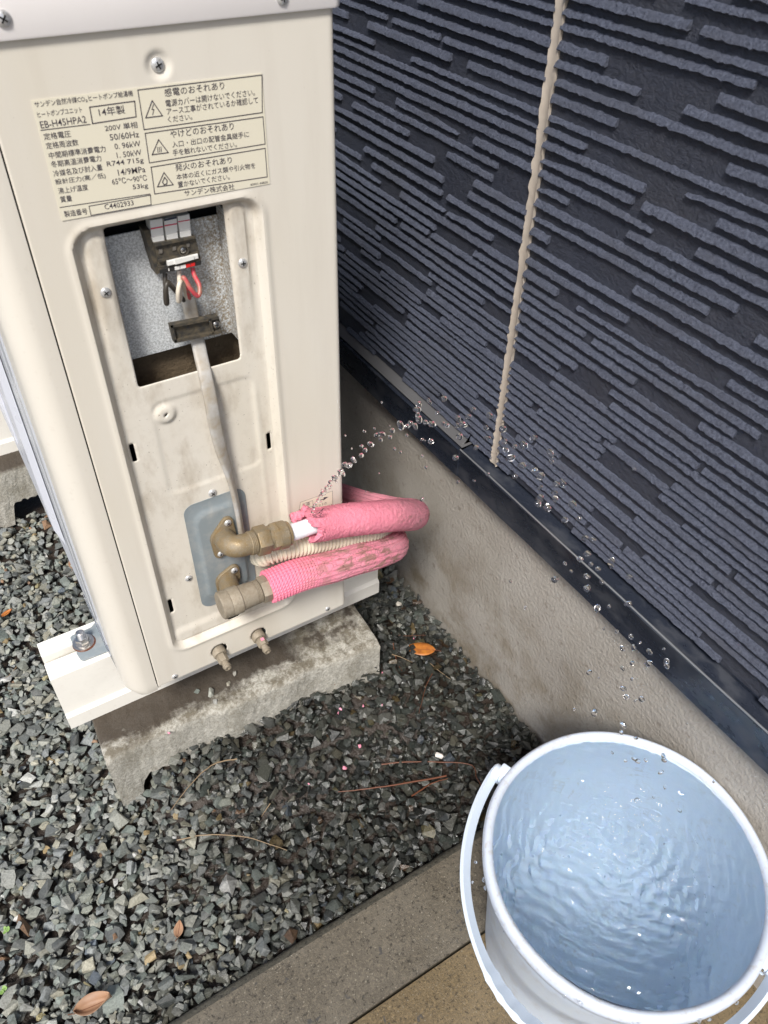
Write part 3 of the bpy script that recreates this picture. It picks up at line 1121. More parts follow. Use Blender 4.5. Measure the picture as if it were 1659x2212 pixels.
b.add(vs, fs); b.build('top_cover', M['cover'], unit, 35)

# screws
def screw(x, y, z, r, parent, nrm=(0, -1, 0), mat='screw', name='screw', domed=.5):
    a = Vector(nrm).normalized()
    mb = MB()
    pr = [(0, 0), (0, r)]
    for k in range(1, 6):
        t = radians(90 * k / 6); pr.append((r * domed * sin(t) + .0003, r * cos(t)))
    mb.lathe(pr + [(r * domed + .0003, 0)], (x, y, z), a, 22)
    o = mb.build(name, M[mat], parent, 40)
    # cross recess
    bx = MB()
    u_ = a.orthogonal().normalized(); v_ = a.cross(u_)
    c_ = Vector((x, y, z)) + a * (r * domed + .00025)
    th = random.uniform(0, 1.5)
    for k in range(2):
        d1 = (u_ * cos(th + k * pi / 2) + v_ * sin(th + k * pi / 2)); d2 = a.cross(d1)
        bx.prism([c_ + d1 * r * .5 + d2 * r * .1, c_ - d1 * r * .5 + d2 * r * .1, c_ - d1 * r * .5 - d2 * r * .1, c_ + d1 * r * .5 - d2 * r * .1], a * .00025 - a * .0000)
    bx.build('cross_slot', M['dark'], o)
    return o
def on_panel(x, z): return float(depth(np.array([x]), np.array([z]))[0])
screw(.155, on_panel(.155, .7389) + .0002, .7389, .0052, unit)
screw(.0832, on_panel(.0832, .5787) + .0003, .5787, .0046, unit)
screw(.2046, on_panel(.2046, .5766) + .0003, .5766, .0044, unit)
screw(.1445, .0077, .3313, .0048, unit)
screw(.1010, .0077, .2215, .0044, unit)
screw(.2712, .0002, .0751, .0038, unit)
screw(.0575, .0002, .0746, .0040, unit)
pt = at(6, 40, 'y', -.0042); screw(pt.x, -.0040, pt.z, .0052, unit)
pt = at(610, -4, 'y', -.0042); screw(pt.x, -.0040, pt.z, .0048, unit)

# foot bracket on the rail
b = MB()
fp = [(-.0360, .1310), (-.0360, .1175), (-.0290, .1165), (-.0285, .1100), (-.0345, .1080), (-.0360, .1020), (-.0345, .0900), (-.0315, .0860), (.012, .0850), (.012, .1400), (-.0010, .1400), (-.0080, .1345), (-.033, .1335)]
b.prism([(x, y, .0660) for x, y in fp], (0, 0, .0024), bev=.0006)
b.prism([(.004, .0850, .0684), (.004, .1400, .0684), (.012, .1400, .0800), (.012, .0850, .0800)], (.0015, 0, 0))
b.build('foot_bracket', M['bracket'], unit, 30)
b = MB()
fp2 = [(x, y + .642) for x, y in fp]
b.prism([(x, y, .0660) for x, y in fp2], (0, 0, .0024), bev=.0006)
b.build('foot_bracket', M['bracket'], unit, 30)
# thin clear film hanging from the lower front edge
b = MB(); b.prism([(.0012, .030, .068), (.0012, .160, .068), (-.0030, .165, .105), (-.0030, .060, .105)], (.0004, 0, 0))
b.build('clear_edge', M['clear'], unit)

# ---- inside the wiring opening
pl0 = at(*crop(240, 740, 1.929)(550, 1292), 'y', .032); pl1 = at(*crop(240, 740, 1.929)(1335, 1100), 'y', .032)
zpl = (pl0.z + pl1.z) / 2
ptop = at(*crop(240, 740, 1.929)(480, 345), 'y', .032).z
xr_ = at(*crop(240, 740, 1.929)(1262, 800), 'y', .032).x
b = MB(); b.box((.070, .032, zpl), (xr_, .0335, ptop), .0003, 1)
b.prism([(xr_, .012, zpl), (xr_, .0335, zpl), (xr_, .0335, ptop + .01), (xr_, .012, ptop + .01)], (.0012, 0, 0))
plate = b.build('wiring_plate', M['galv'], unit)
b = MB(); b.box((.070, .044, .455), (.225, .050, .545))
b.build('foam_sheet', M['foam'], unit)
b = MB(); b.box((.066, .0525, .450), (.228, .0535, .66)); b.box((.066, .012, .634), (.228, .0525, .636)); b.box((.066, .012, .45), (.067, .0525, .635)); b.box((.2275, .012, .45), (.2285, .0525, .635))
b.build('wiring_box', M['dark'], unit)

WC = crop(560, 800, 3.16)
def wp(a, b_, y): return at(*WC(a, b_), 'y', y)
tb = empty('terminal_block', wp(440, 700, .02), None, None)
tb.parent = unit; tb.matrix_parent_inverse = unit.matrix_world.inverted()
bpy.context.view_layer.update()
YF = .012
def quad3(pts, y): return [wp(a, b_, y) for a, b_ in pts]
b = MB()
b.prism(quad3([(150, 520), (665, 430), (735, 720), (220, 840)], YF + .003), (0, .016, 0))
b.prism(quad3([(150, 505), (660, 415), (668, 440), (158, 545)], YF), (0, .004, 0))
b.prism(quad3([(205, 715), (700, 610), (706, 632), (210, 738)], YF), (0, .004, 0))
b.prism(quad3([(205, 800), (725, 690), (735, 765), (220, 880)], YF), (0, .012, 0))
b.prism(quad3([(20, 345), (95, 330), (222, 870), (180, 890)], YF + .006), (0, .014, 0))
b.build('housing', M['clamp'], tb)
b = MB(); b.prism(quad3([(218, 835), (735, 718), (735, 765), (220, 882)], YF - .0006), (0, .0006, 0)); b.build('number_strip', M['black_plastic'], tb)
for pts_, mt in (([(405, 795), (540, 765), (545, 805), (410, 835)], 'white_plastic'), ([(540, 766), (655, 740), (658, 780), (545, 805)], 'red_mark')):
    b = MB(); b.prism(quad3(pts_, YF - .0012), (0, .0006, 0)); b.build('number_tag', M[mt], tb)
b = MB(); b.prism(quad3([(310, 725), (695, 635), (705, 690), (322, 785)], YF - .002), (0, .004, 0), bev=.0005)
b.prism(quad3([(405, 705), (640, 655), (648, 700), (412, 765)], YF - .0032), (0, .002, 0)); b.build('fuse_cover', M['white_plastic'], tb)
for (a, c, s_) in ((230, 600, 22), (400, 565, 20), (570, 525, 18)):
    b = MB(); b.prism(quad3([(a - s_, c - s_), (a + s_, c - s_ * 1.3), (a + s_, c + s_), (a - s_, c + s_ * 1.3)], YF + .0018), (0, .0010, 0)); b.build('terminal', M['steel'], tb)
pt = wp(512, 590, YF + .001)
b = MB(); b.lathe([(0, .0046), (.003, .0046), (.003, .0036), (0, .0036)], pt + Vector((0, .0016, 0)), (0, -1, 0), 20); b.build('screw_collar', M['clamp'], tb, 40)
screw(pt.x, pt.y + .0012, pt.z, .0033, tb, mat='steel', name='terminal_screw')
# white connector housings above, with red and blue marks
for (pts_, ln, low) in (([(95, 215), (250, 190), (272, 400), (120, 432)], [(108, 312), (258, 286), (260, 300), (110, 328)], [(122, 436), (274, 402), (282, 480), (148, 512)]),
                        ([(272, 200), (428, 165), (444, 355), (296, 405)], [(278, 276), (434, 250), (436, 262), (280, 290)], [(300, 404), (444, 366), (452, 450), (315, 482)]),
                        ([(438, 165), (590, 135), (606, 330), (468, 360)], [(446, 228), (592, 205), (593, 214), (448, 238)], [(470, 362), (606, 332), (614, 412), (482, 442)])):
    b = MB(); b.prism(quad3(pts_, .017), (0, .012, 0), bev=.0004); b.prism(quad3(low, .015), (0, .013, 0), bev=.0004)
    c_ = b.build('connector', M['white_plastic'], tb)
    b = MB(); b.prism(quad3(ln, .0166), (0, .0004, 0)); b.build('red_mark', M['red_line'], tb)
b = MB(); b.prism(quad3([(272, 205), (428, 170), (430, 190), (274, 225)], .0166), (0, .0004, 0)); b.build('dark_mark', M['blue_line'], tb)

# text that is printed: one mesh per sign
def text_mesh(body):
    cu = bpy.data.curves.new('t', 'FONT'); cu.body = body; cu.size = 1.0; cu.resolution_u = 2; cu.offset = .003
    o = bpy.data.objects.new('t', cu); COL.objects.link(o)
    dg = bpy.context.evaluated_depsgraph_get(); dg.update()
    me_ = bpy.data.meshes.new_from_object(o.evaluated_get(dg))
    V = [v.co.copy() for v in me_.vertices]; F = [tuple(p_.vertices) for p_ in me_.polygons]
    bpy.data.objects.remove(o); bpy.data.curves.remove(cu); bpy.data.meshes.remove(me_)
    return V, F
def put_text(mb, body, pl, pr, h, off=0.0):
    """pl, pr: baseline ends as 3-D points of a plane y = const; h: height of a full character"""
    V, F = text_mesh(body)
    if not V: return
    x0 = min(v.x for v in V); x1 = max(v.x for v in V); y0 = min(v.y for v in V); y1 = max(v.y for v in V)
    ex = (pr - pl) / max(x1 - x0, 1e-6)
    ez = Vector((0, 0, h / max(y1 - y0, .55)))
    yb = min(y0, 0.0) if (y1 - y0) < .55 else y0
    mb.add([pl + ex * (v.x - x0) + ez * (v.y - yb) for v in V], F)
def line(mb, a, b_, w):
    d = (b_ - a).normalized(); nrm = Vector((-d.z, 0, d.x)) * w / 2
    e = d * w / 2
    mb.add([a - e + nrm, b_ + e + nrm, b_ + e - nrm, a - e - nrm], [(0, 1, 2, 3)])
def frame(mb, pts, w):
    for i in range(len(pts)): line(mb, pts[i], pts[(i + 1) % len(pts)], w)

# numbers 1 2 3 on the terminal strip
b = MB()
YT = YF - .0013
put_text(b, '2', wp(462, 812, YT), wp(480, 808, YT), .0022); put_text(b, '3', wp(592, 783, YT), wp(610, 779, YT), .0022)
b.build('printed_numbers', M['ink'], tb)
b = MB(); put_text(b, '1', wp(328, 846, YF - .0007), wp(340, 842, YF - .0007), .0024); b.build('printed_number', M['white_plastic'], tb)

# cable clamp on the plate
CW = crop(240, 740, 1.929)
def cw(a, b_, y): return at(*CW(a, b_), 'y', y)
YC = .0115
clamp = MB()
clamp.prism([cw(*p_, YC + .004) for p_ in ((838, 1062), (1140, 1005), (1165, 1110), (868, 1168))], (0, .003, 0))
clamp.prism([cw(*p_, YC) for p_ in ((830, 1045), (1195, 975), (1202, 995), (836, 1065))], (0, .006, 0))
clamp.prism([cw(*p_, YC) for p_ in ((862, 1158), (1222, 1085), (1228, 1103), (868, 1180))], (0, .006, 0))
clamp.prism([cw(*p_, YC) for p_ in ((830, 1045), (850, 1042), (882, 1172), (862, 1176))], (0, .006, 0))
clamp.prism([cw(*p_, YC) for p_ in ((1125, 1000), (1140, 997), (1165, 1105), (1150, 1110))], (0, .006, 0))
clamp.prism([cw(*p_, YC + .0045) for p_ in ((1130, 1000), (1200, 985), (1222, 1095), (1150, 1110))], (0, .010, 0))
cl = clamp.build('cable_clamp', M['clamp'], unit)
pt = cw(1178, 1040, YC + .004)
screw(pt.x, YC + .0045, pt.z, .0040, cl, mat='steel', name='clamp_screw')

# ---- power cable (a thing of its own: it comes in from outside)
pc = empty('power_cable', (.16, -.002, .30), 'flat grey power cable running down the panel from the terminals', 'cable')
path = [wp(565, 1165, .024), wp(625, 1440, .025), wp(700, 1760, .020), wp(740, 1950, .013), wp(790, 2160, .003)]
C3 = crop(500, 1480, 1.8433)
for (a, c) in ((612, 200), (645, 380), (685, 540), (735, 690), (772, 830), (800, 960), (828, 1120)):
    path.append(at(*C3(a, c), 'y', -.0040))
path.append(at(*C3(845, 1230), 'y', -.0020))
sp = spline(path, 8)
W_, T_ = .0066, .0031
pr = []
for k in range(16):
    a = 2 * pi * k / 16
    pr.append((W_ * np.sign(cos(a)) * abs(cos(a)) ** .6, T_ * np.sign(sin(a)) * abs(sin(a)) ** .75))
tw = []
for i, p_ in enumerate(sp):
    tw.append(radians(62) * float(smooth(np.array([(.43 - p_.z) / .10]))[0]))
b = MB(); b.sweep(sp, pr, up=(0, -1, 0), twist=tw); b.build('sheath', M['cable'], pc, 60)
def wire(pts, mt, r=.0021, nm='wire'):
    b = MB(); b.sweep(spline([wp(a, c, y) for a, c, y in pts], 8), circ(r, 10)); return b.build(nm, M[mt], pc, 60)
wire([(285, 870, .018), (285, 960, .016), (300, 1120, .013), (310, 1240, .010), (295, 1230, .008), (290, 1080, .006), (320, 985, .008), (370, 1040, .014), (440, 1120, .019), (520, 1210, .023)], 'wire_black')
wire([(455, 835, .018), (462, 930, .016), (470, 1050, .013), (470, 1180, .010), (450, 1215, .008), (448, 1100, .005), (470, 985, .007), (510, 1010, .013), (540, 1110, .020), (555, 1210, .024)], 'wire_white')
wire([(628, 800, .018), (650, 900, .015), (705, 1010, .010), (715, 1110, .006), (680, 1150, .005), (600, 1060, .004), (540, 960, .006), (512, 930, .008), (530, 1000, .014), (570, 1120, .020), (590, 1210, .024)], 'wire_red')

# ---- rating label
LY = -.0006
lab = MB()
lx0, lx1, lz0, lz1 = .0630, .2345, .6428, .7263
C1 = crop(0, 0, 1.185)
def lp(a, b_, y=LY - .0002): return at(*C1(a, b_), 'y', y)
cnr = [lp(145, 470), lp(1222, 340), lp(1260, 858), lp(290, 1032)]
lab.prism([Vector((p_.x, LY, p_.z)) for p_ in cnr], (0, .0003, 0))
label = lab.build('rating_label', M['label'], unit)
T = MB()
def tx(s_, l, r, h):
    put_text(T, s_, lp(*l), lp(*r), h * .000155)
for row_ in (('サンデン自然冷媒CO₂ヒートポンプ給湯機', (165, 505), (622, 450), 27), ('ヒートポンプユニット', (178, 550), (385, 524), 25), ('EB-H45HPA2', (192, 600), (405, 572), 30),
           ('14年製', (465, 545), (585, 530), 38), ('定格電圧', (208, 654), (333, 639), 29), ('定格周波数', (218, 697), (368, 679), 29), ('中間期標準消費電力', (232, 742), (495, 708), 29),
           ('冬期高温消費電力', (242, 783), (475, 752), 29), ('冷媒名及び封入量', (252, 826), (480, 794), 29), ('設計圧力(高／低)', (262, 866), (495, 834), 29), ('沸上げ温度', (275, 906), (413, 887), 29), ('質量', (285, 946), (338, 938), 29),
           ('200V 単相', (492, 614), (643, 597), 29), ('50/60Hz', (515, 656), (650, 640), 28), ('0. 96kW', (537, 697), (657, 682), 26), ('1. 50kW', (547, 738), (662, 723), 26), ('R744 715g', (502, 784), (672, 764), 30), ('14/9MPa', (553, 820), (680, 803), 29),
           ('65℃～90℃', (525, 862), (687, 842), 28), ('53kg', (622, 890), (693, 881), 29), ('製造番号', (303, 1014), (410, 999), 30), ('C4402933', (490, 978), (625, 957), 25),
           ('感電のおそれあり', (770, 452), (1048, 416), 35), ('電源カバーは開けないでください。', (775, 500), (1190, 446), 31), ('アース工事がされているか確認して', (780, 537), (1205, 482), 31), ('ください。', (785, 573), (898, 558), 28),
           ('やけどのおそれあり', (797, 645), (1092, 605), 35), ('入口・出口の配管金具継手に', (805, 690), (1162, 640), 30), ('手を触れないでください。', (808, 728), (1106, 687), 30),
           ('発火のおそれあり', (820, 800), (1083, 762), 35), ('本体の近くにガス類や引火物を', (825, 840), (1192, 785), 29), ('置かないでください。', (832, 876), (1073, 837), 29), ('サンデン株式会社', (862, 917), (1095, 884), 31), ('40901-44830', (1168, 868), (1250, 855), 12)):
    tx(*row_)
LWD = .00055
frame(T, [lp(*p_) for p_ in ((418, 500), (628, 472), (635, 545), (432, 577))], LWD * 1.3)
line(T, lp(190, 608), lp(420, 580), LWD); line(T, lp(280, 968), lp(700, 905), LWD)
frame(T, [lp(*p_) for p_ in ((415, 962), (702, 910), (705, 955), (425, 1005))], LWD)
for q in (((643, 420), (1222, 350), (1224, 525), (672, 605)), ((677, 622), (1227, 545), (1237, 672), (697, 760)), ((705, 780), (1237, 692), (1247, 825), (722, 905))):
    frame(T, [lp(*p_) for p_ in q], LWD * 1.2)
for q in (((710, 470), (680, 550), (758, 540)), ((740, 652), (710, 722), (785, 712)), ((765, 805), (735, 872), (808, 862))):
    frame(T, [lp(*p_) for p_ in q], LWD * 1.3)
line(T, lp(716, 488), lp(709, 511), LWD); line(T, lp(709, 511), lp(718, 511), LWD); line(T, lp(718, 511), lp(712, 535), LWD)
for k in range(3): line(T, lp(735 + k * 8, 688 - k), lp(737 + k * 8, 710 - k), LWD)
frame(T, [lp(*p_) for p_ in ((768, 828), (758, 850), (766, 862), (778, 858), (780, 842))], LWD * 1.4)
T.build('printed_text', M['ink'], label)

# pipe direction sticker
b = MB()
SW = crop(1150, 1900, 2.765)
def sp_(a, c, y=-.0004): return at(*SW(a, c), 'y', y)
stp = [sp_(92, 215), sp_(440, 92), sp_(444, 300), sp_(70, 330)]
b.prism([Vector((p_.x, -.0003, p_.z)) for p_ in stp], (0, .0002, 0)); stk = b.build('pipe_sticker', M['label'], unit)
b = MB()
frame(b, stp, .0004)
frame(b, [sp_(118, 233), sp_(226, 196), sp_(228, 255), sp_(120, 285)], .0004)
put_text(b, '湯', sp_(152, 258), sp_(195, 246), .0052)
b.add([sp_(396, 155), sp_(345, 160), sp_(340, 196)], [(0, 1, 2)]); line(b, sp_(300, 192), sp_(345, 180), .0012)
put_text(b, 'ユニットの', sp_(225, 280), sp_(378, 238), .0042); put_text(b, '入口ニリ', sp_(235, 315), sp_(432, 262), .0042)
b.build('printed_text', M['ink'], stk)

# grey connection bracket, pressed
b = MB()
outer = rrect(.1098, .1635, .1800, .3255, .012)
b.prism([(x, .0068, z) for x, z in outer], (0, .0012, 0))
n_ = len(outer)
rings = [(0.0, .0064), (.0072, .0062), (.0092, .0046), (.0112, .0026), (.0126, .0022)]
vs, fs = [], []
for ins, y in rings:
    vs += [(x, y, z) for x, z in rrect(.1098 + ins, .1635 + ins * 1.4, .1800 - ins, .3255 - ins * 1.4, .013)]
for j in range(len(rings) - 1):
    for k in range(n_):
        k2 = (k + 1) % n_
        fs.append((j * n_ + k, j * n_ + k2, (j + 1) * n_ + k2, (j + 1) * n_ + k))
fs.append(tuple((len(rings) - 1) * n_ + k for k in range(n_)))
b.add(vs, fs)
brk = b.build('pipe_bracket', M['bracket'], unit, 50)

# ---- brass fittings
def flange(cx, cz, dx_, dz_, y, parent):
    """rounded rhombic flange whose two screw holes lie at +-(dx, dz) from its centre"""
    d = Vector((dx_, 0, dz_)); L_ = d.length; d.normalize(); p_ = Vector((d.z, 0, -d.x))
    pts = []
    for k in range(9):
        a = radians(-62 + 124 * k / 8); pts.append(d * (L_ + .0066 * cos(a)) + p_ * (.0066 * sin(a)))
    for k in range(5):
        a = radians(62 + 56 * k / 4); pts.append(d * (.0150 * cos(a)) + p_ * (.0150 * sin(a)))
    for k in range(9):
        a = radians(118 + 124 * k / 8); pts.append(d * (-L_ + .0066 * cos(a)) + p_ * (.0066 * sin(a)))
    for k in range(5):
        a = radians(242 + 56 * k / 4); pts.append(d * (.0150 * cos(a)) + p_ * (.0150 * sin(a)))
    mb = MB(); mb.prism([Vector((cx, y, cz)) + q for q in pts], (0, -.0045, 0), bev=.0008)
    return mb.build('flange', M['brass'], parent, 35)
GW = crop(740, 1950, 3.318)
Y1P = -.030
def gp(a, c, y): return at(*GW(a, c), 'y', y)
def hexnut(mb, p0, ax, L_, r, ch=.0012, rot=0.0):
    ax = Vector(ax).normalized(); b_ = ax.orthogonal().normalized(); c_ = ax.cross(b_)
    poly = [Vector(p0) + (b_ * cos(radians(60 * k) + rot) + c_ * sin(radians(60 * k) + rot)) * r for k in range(6)]
    mb.prism(poly, ax * L_, bev=.0008)
def elbow_mb(fc, bend, out_dir, r):
    """neck out of the flange, a mitre-round bend, then a stub along out_dir"""
    mb = MB()
    nd = (Vector(bend) - Vector(fc)).normalized(); od = Vector(out_dir).normalized()
    pts = [Vector(fc), Vector(fc) + nd * ((Vector(bend) - Vector(fc)).length - r * 1.05)]
    a0 = pts[-1]; a2 = Vector(bend) + od * r * 1.05
    for k in range(1, 8):
        t = k / 8
        pts.append(a0 * (1 - t) ** 2 + Vector(bend) * 2 * t * (1 - t) + a2 * t * t)
    pts += [a2, Vector(bend) + od * .020]
    mb.sweep(pts, circ(r, 26), up=(0, 0, 1))
    return mb
# hot-water outlet (upper)
e1 = empty('brass_elbow', (.147, .004, .272), None, None); e1.parent = unit; e1.matrix_parent_inverse = unit.matrix_world.inverted(); bpy.context.view_layer.update()
f1 = (at(*C3(720, 1050), 'y', .002), at(*C3(668, 1275), 'y', .002))
c1_ = (f1[0] + f1[1]) / 2
flange(c1_.x, c1_.z, (f1[0].x - f1[1].x) / 2, (f1[0].z - f1[1].z) / 2, .0024, e1)
screw(f1[0].x, -.0022, f1[0].z, .0042, e1); screw(f1[1].x, -.0022, f1[1].z, .0036, e1)
bend1 = gp(575, 690, Y1P); od1 = (gp(1390, 475, Y1P) - bend1).normalized()
elbow_mb((c1_.x, .004, c1_.z), bend1, od1, .0124).build('body', M['brass'], e1, 50)
b = MB(); b.sweep([bend1 + od1 * .008, bend1 + od1 * .0200], [(.0095 * cos(radians(45 + 90 * k)) * 1.28, .0095 * sin(radians(45 + 90 * k)) * 1.28) for k in range(4)], up=(0, 0, 1)); b.build('wrench_flat', M['brass'], e1)
b = MB()
prt = [(0, 0), (0, .0124)]
for k in range(4): prt += [(.0012 + k * .0018, .0136), (.0020 + k * .0018, .0124)]
b.lathe(prt + [(.0085, 0)], bend1 + od1 * .0190, od1, 28); b.build('thread', M['brass'], e1, 30)
b = MB(); hexnut(b, bend1 + od1 * .0270, od1, .0150, .0168); b.lathe([(0, 0), (0, .0140), (.0055, .0140), (.0055, 0)], bend1 + od1 * .0418, od1, 28)
b.build('union_nut', M['brass'], e1, 30)
b = MB(); hexnut(b, bend1 + od1 * .0455, od1, .0180, .0162, rot=.3); b.lathe([(0, 0), (0, .0160), (.0100, .0160), (.0110, .0150), (.0110, 0)], bend1 + od1 * .0530, od1, 28); b.lathe([(0, 0), (0, .0140), (.004, .0140), (.004, 0)], bend1 + od1 * .0636, od1, 28)
b.build('compression_nut', M['brass'], e1, 30)
# water inlet (lower) with its capped strainer
e2 = empty('brass_tee', (.142, .004, .2055), None, None); e2.parent = unit; e2.matrix_parent_inverse = unit.matrix_world.inverted(); bpy.context.view_layer.update()
f2 = (at(*C3(768, 1395), 'y', .002), at(*C3(690, 1545), 'y', .002))
c2_ = (f2[0] + f2[1]) / 2
flange(c2_.x, c2_.z, (f2[0].x - f2[1].x) / 2, (f2[0].z - f2[1].z) / 2, .0024, e2)
screw(f2[0].x, -.0022, f2[0].z, .0042, e2); screw(f2[1].x, -.0022, f2[1].z, .0034, e2)
Y2P = -.036
cap_l = gp(415, 1450, Y2P); thr2 = gp(930, 1250, Y2P)
od2 = (thr2 - cap_l).normalized()
ctr2 = gp(600, 1370, Y2P)
b = MB(); b.sweep([Vector((c2_.x, .004, c2_.z)), ctr2 + Vector((0, .004, 0))], circ(.0115, 24)); b.build('neck', M['brass'], e2, 50)
L2 = (thr2 - cap_l).length
b = MB(); b.lathe([(0, 0), (0, .0150), (.0012, .0163), (.0110, .0165), (.0115, .0158), (.0125, .0165), (.0235, .0164), (.0245, .0150), (L2 - .006, .0140), (L2 - .006, 0)], cap_l, od2, 36, jit=.006)
b.build('strainer_body', M['brassdull'], e2, 40)
b = MB()
prt = [(0, 0), (0, .0130)]
for k in range(4): prt += [(.0012 + k * .0016, .0140), (.0020 + k * .0016, .0130)]
b.lathe(prt + [(.008, 0)], cap_l + od2 * (L2 - .0065), od2, 28); b.build('thread', M['brassdull'], e2, 30)
b = MB(); hexnut(b, cap_l + od2 * (L2 + .0010), od2, .0150, .0160); b.build('union_nut', M['brassdull'], e2, 30)

# drain valves at the foot of the panel
for (cx, cz, mk) in ((.1178, .0868, 0), (.1713, .0845, 1)):
    v_ = empty('drain_valve', (cx, 0, cz), None, None); v_.parent = unit; v_.matrix_parent_inverse = unit.matrix_world.inverted(); bpy.context.view_layer.update()
    ax = Vector((.02, -1, -.10)).normalized()
    p0 = Vector((cx - .0012, .012, cz - .0018))
    b = MB(); b.lathe([(0, 0), (0, .0088), (.0165, .0088), (.0180, .0078), (.0180, 0)], p0, ax, 24, jit=.01); b.build('body', M['brassdull'], v_, 40)
    b = MB(); hexnut(b, p0 + ax * .0180, ax, .0115, .0068, rot=.4); b.build('hex', M['brassdull'], v_, 30)
    b = MB(); b.lathe([(0, 0), (0, .0044), (.0050, .0044), (.0054, .0052), (.0072, .0053), (.0076, .0044), (.0105, .0043), (.0105, .0024), (.0090, .0022), (.0090, 0)], p0 + ax * .0292, ax, 20); b.build('nozzle', M['brassdull'], v_, 40)
    if mk:
        b = MB(); q = p0 + ax * .0235 + Vector((.001, 0, .0062)); b.box(q - Vector((.0022, .0022, .0002)), q + Vector((.0022, .0022, .0004))); b.build('pink_mark', M['crumb'], v_)

# ------------------------------------------------------------------ pipes and hose
HW = crop(1150, 1900, 2.765)
def hp(a, c, y): return at(*HW(a, c), 'y', y)
up = empty('insulated_pipe', (.30, Y1P, .25), 'upper pink insulated pipe, its fuzzy foam torn open at the leaking end', 'pipe', 'pink insulated pipes on the heat pump')
pth = [hp(205, 470, Y1P), hp(450, 430, Y1P), hp(800, 385, Y1P - .002), hp(1100, 360, Y1P + .002)]
last = hp(1330, 350, -.004)
pth += [last, Vector((.4065, .022, last.z - .020)), Vector((.397, .060, .150)), Vector((.376, .110, .136)), Vector((.350, .19, .118)), Vector((.335, .30, .110))]
sp = spline(pth, 34)
nn = 72
b = MB()
vs, fs = [], []
RP = .0196
P_ = sp
uu = Vector((0, 0, 1)); tprev = None
for i, p_ in enumerate(P_):
    t = (P_[min(i + 1, len(P_) - 1)] - P_[max(i - 1, 0)]).normalized()
    if tprev is None:
        s_ = t.cross(uu).normalized(); uu = s_.cross(t)
    else:
        uu = tprev.rotation_difference(t) @ uu; uu = (uu - t * uu.dot(t)).normalized(); s_ = t.cross(uu)
    tprev = t
    for k in range(nn):
        a = 2 * pi * k / nn
        # ragged front end: torn back on top and at the back, where the water escapes
        sh = 0.0
        if i < 11:
            sh = .0045 * sin(a * 3 + 1) + random.uniform(-.0022, .0022)
            if sin(a) > .55: sh -= .010
            sh *= (11 - i) / 11
        groove = .0022 * (abs(sin(a * 9 + .03 * i)) ** 3) if i > len(P_) * .58 else .0
        rr = RP * (1 + .015 * sin(i * .12 + a)) - groove + random.uniform(-.0005, .0007) * (1 if i < len(P_) * .6 else .2)
        vs.append(p_ + t * sh + (s_ * cos(a) + uu * sin(a)) * rr)
for i in range(len(P_) - 1):
    for k in range(nn):
        k2 = (k + 1) % nn
        fs.append((i * nn + k, i * nn + k2, (i + 1) * nn + k2, (i + 1) * nn + k))
# thick wall and inner bore at the open end
i0 = len(vs)
t0 = (P_[1] - P_[0]).normalized(); uu0 = Vector((0, 0, 1)); s0 = t0.cross(uu0).normalized(); uu0 = s0.cross(t0)
for dd, rr in ((.0005, .0142), (.0160, .0136)):
    for k in range(nn):
        a = 2 * pi * k / nn
        vs.append(P_[0] + t0 * (dd + (-.004 if sin(a) > .55 and dd < .01 else 0) + random.uniform(-.0012, .0012)) + (s0 * cos(a) + uu0 * sin(a)) * (rr + random.uniform(-.0007, .0007)))
for k in range(nn):
    k2 = (k + 1) % nn
    fs.append((k, k2, i0 + k2, i0 + k)); fs.append((i0 + k, i0 + k2, i0 + nn + k2, i0 + nn + k))
b.add(vs, fs)
b.build('foam_sleeve', M['pink_fuzzy'], up, 50)
# torn flap behind the white pipe
b = MB()
fl = [hp(15, 420, Y1P + .012), hp(0, 360, Y1P + .014), hp(60, 310, Y1P + .013), hp(150, 290, Y1P + .010), hp(230, 300, Y1P + .008), hp(225, 420, Y1P + .012), hp(120, 440, Y1P + .014)]
nfl = 6
for k in range(60):
    a = random.random(); c = random.random()
    p_ = fl[0].lerp(fl[3], a).lerp(fl[1].lerp(fl[4], a), c)
    bm = bmesh.new(); bmesh.ops.create_icosphere(bm, subdivisions=1, radius=random.uniform(.0022, .0046))
    for v in bm.verts: v.co = v.co * random.uniform(.7, 1.25) + p_ + Vector((0, random.uniform(-.003, .003), random.uniform(-.002, .002)))
    b.bm(bm)
b.build('torn_foam', M['pink_fuzzy'], up, 0)
b = MB(); wps = [bend1 + od1 * .0655, bend1 + od1 * .080, P_[0] + t0 * .004, P_[0] + t0 * .03]
b.sweep(spline(wps, 6), circ(.0098, 24)); b.build('inner_pipe', M['white_pipe'], up, 50)

lo_p = empty('insulated_pipe', (.27, Y2P, .20), 'lower pink insulated pipe with net-textured, cracked and muddy foam skin', 'pipe', 'pink insulated pipes on the heat pump')
q0 = gp(1040, 1205, Y2P)
pth = [q0, hp(0, 1030, Y2P), hp(300, 950, Y2P), hp(600, 865, Y2P), hp(900, 775, Y2P + .006), hp(1090, 705, -.016), Vector((.3835, .020, .134)), Vector((.378, .062, .120)), Vector((.358, .13, .100)), Vector((.340, .26, .075))]
sp2 = spline(pth, 40)
dd_ = [0.0]
for i in range(1, len(sp2)): dd_.append(dd_[-1] + (sp2[i] - sp2[i - 1]).length)
ev2 = []; j = 0
for i in range(int(dd_[-1] / .0020)):
    while j < len(dd_) - 2 and dd_[j + 1] < i * .0020: j += 1
    ev2.append(sp2[j].lerp(sp2[j + 1], (i * .0020 - dd_[j]) / max(dd_[j + 1] - dd_[j], 1e-9)))
sp2 = ev2
b = MB(); vs, fs = [], []
uu = Vector((0, 0, 1)); tprev = None
L_ = 0.0
nn = 64
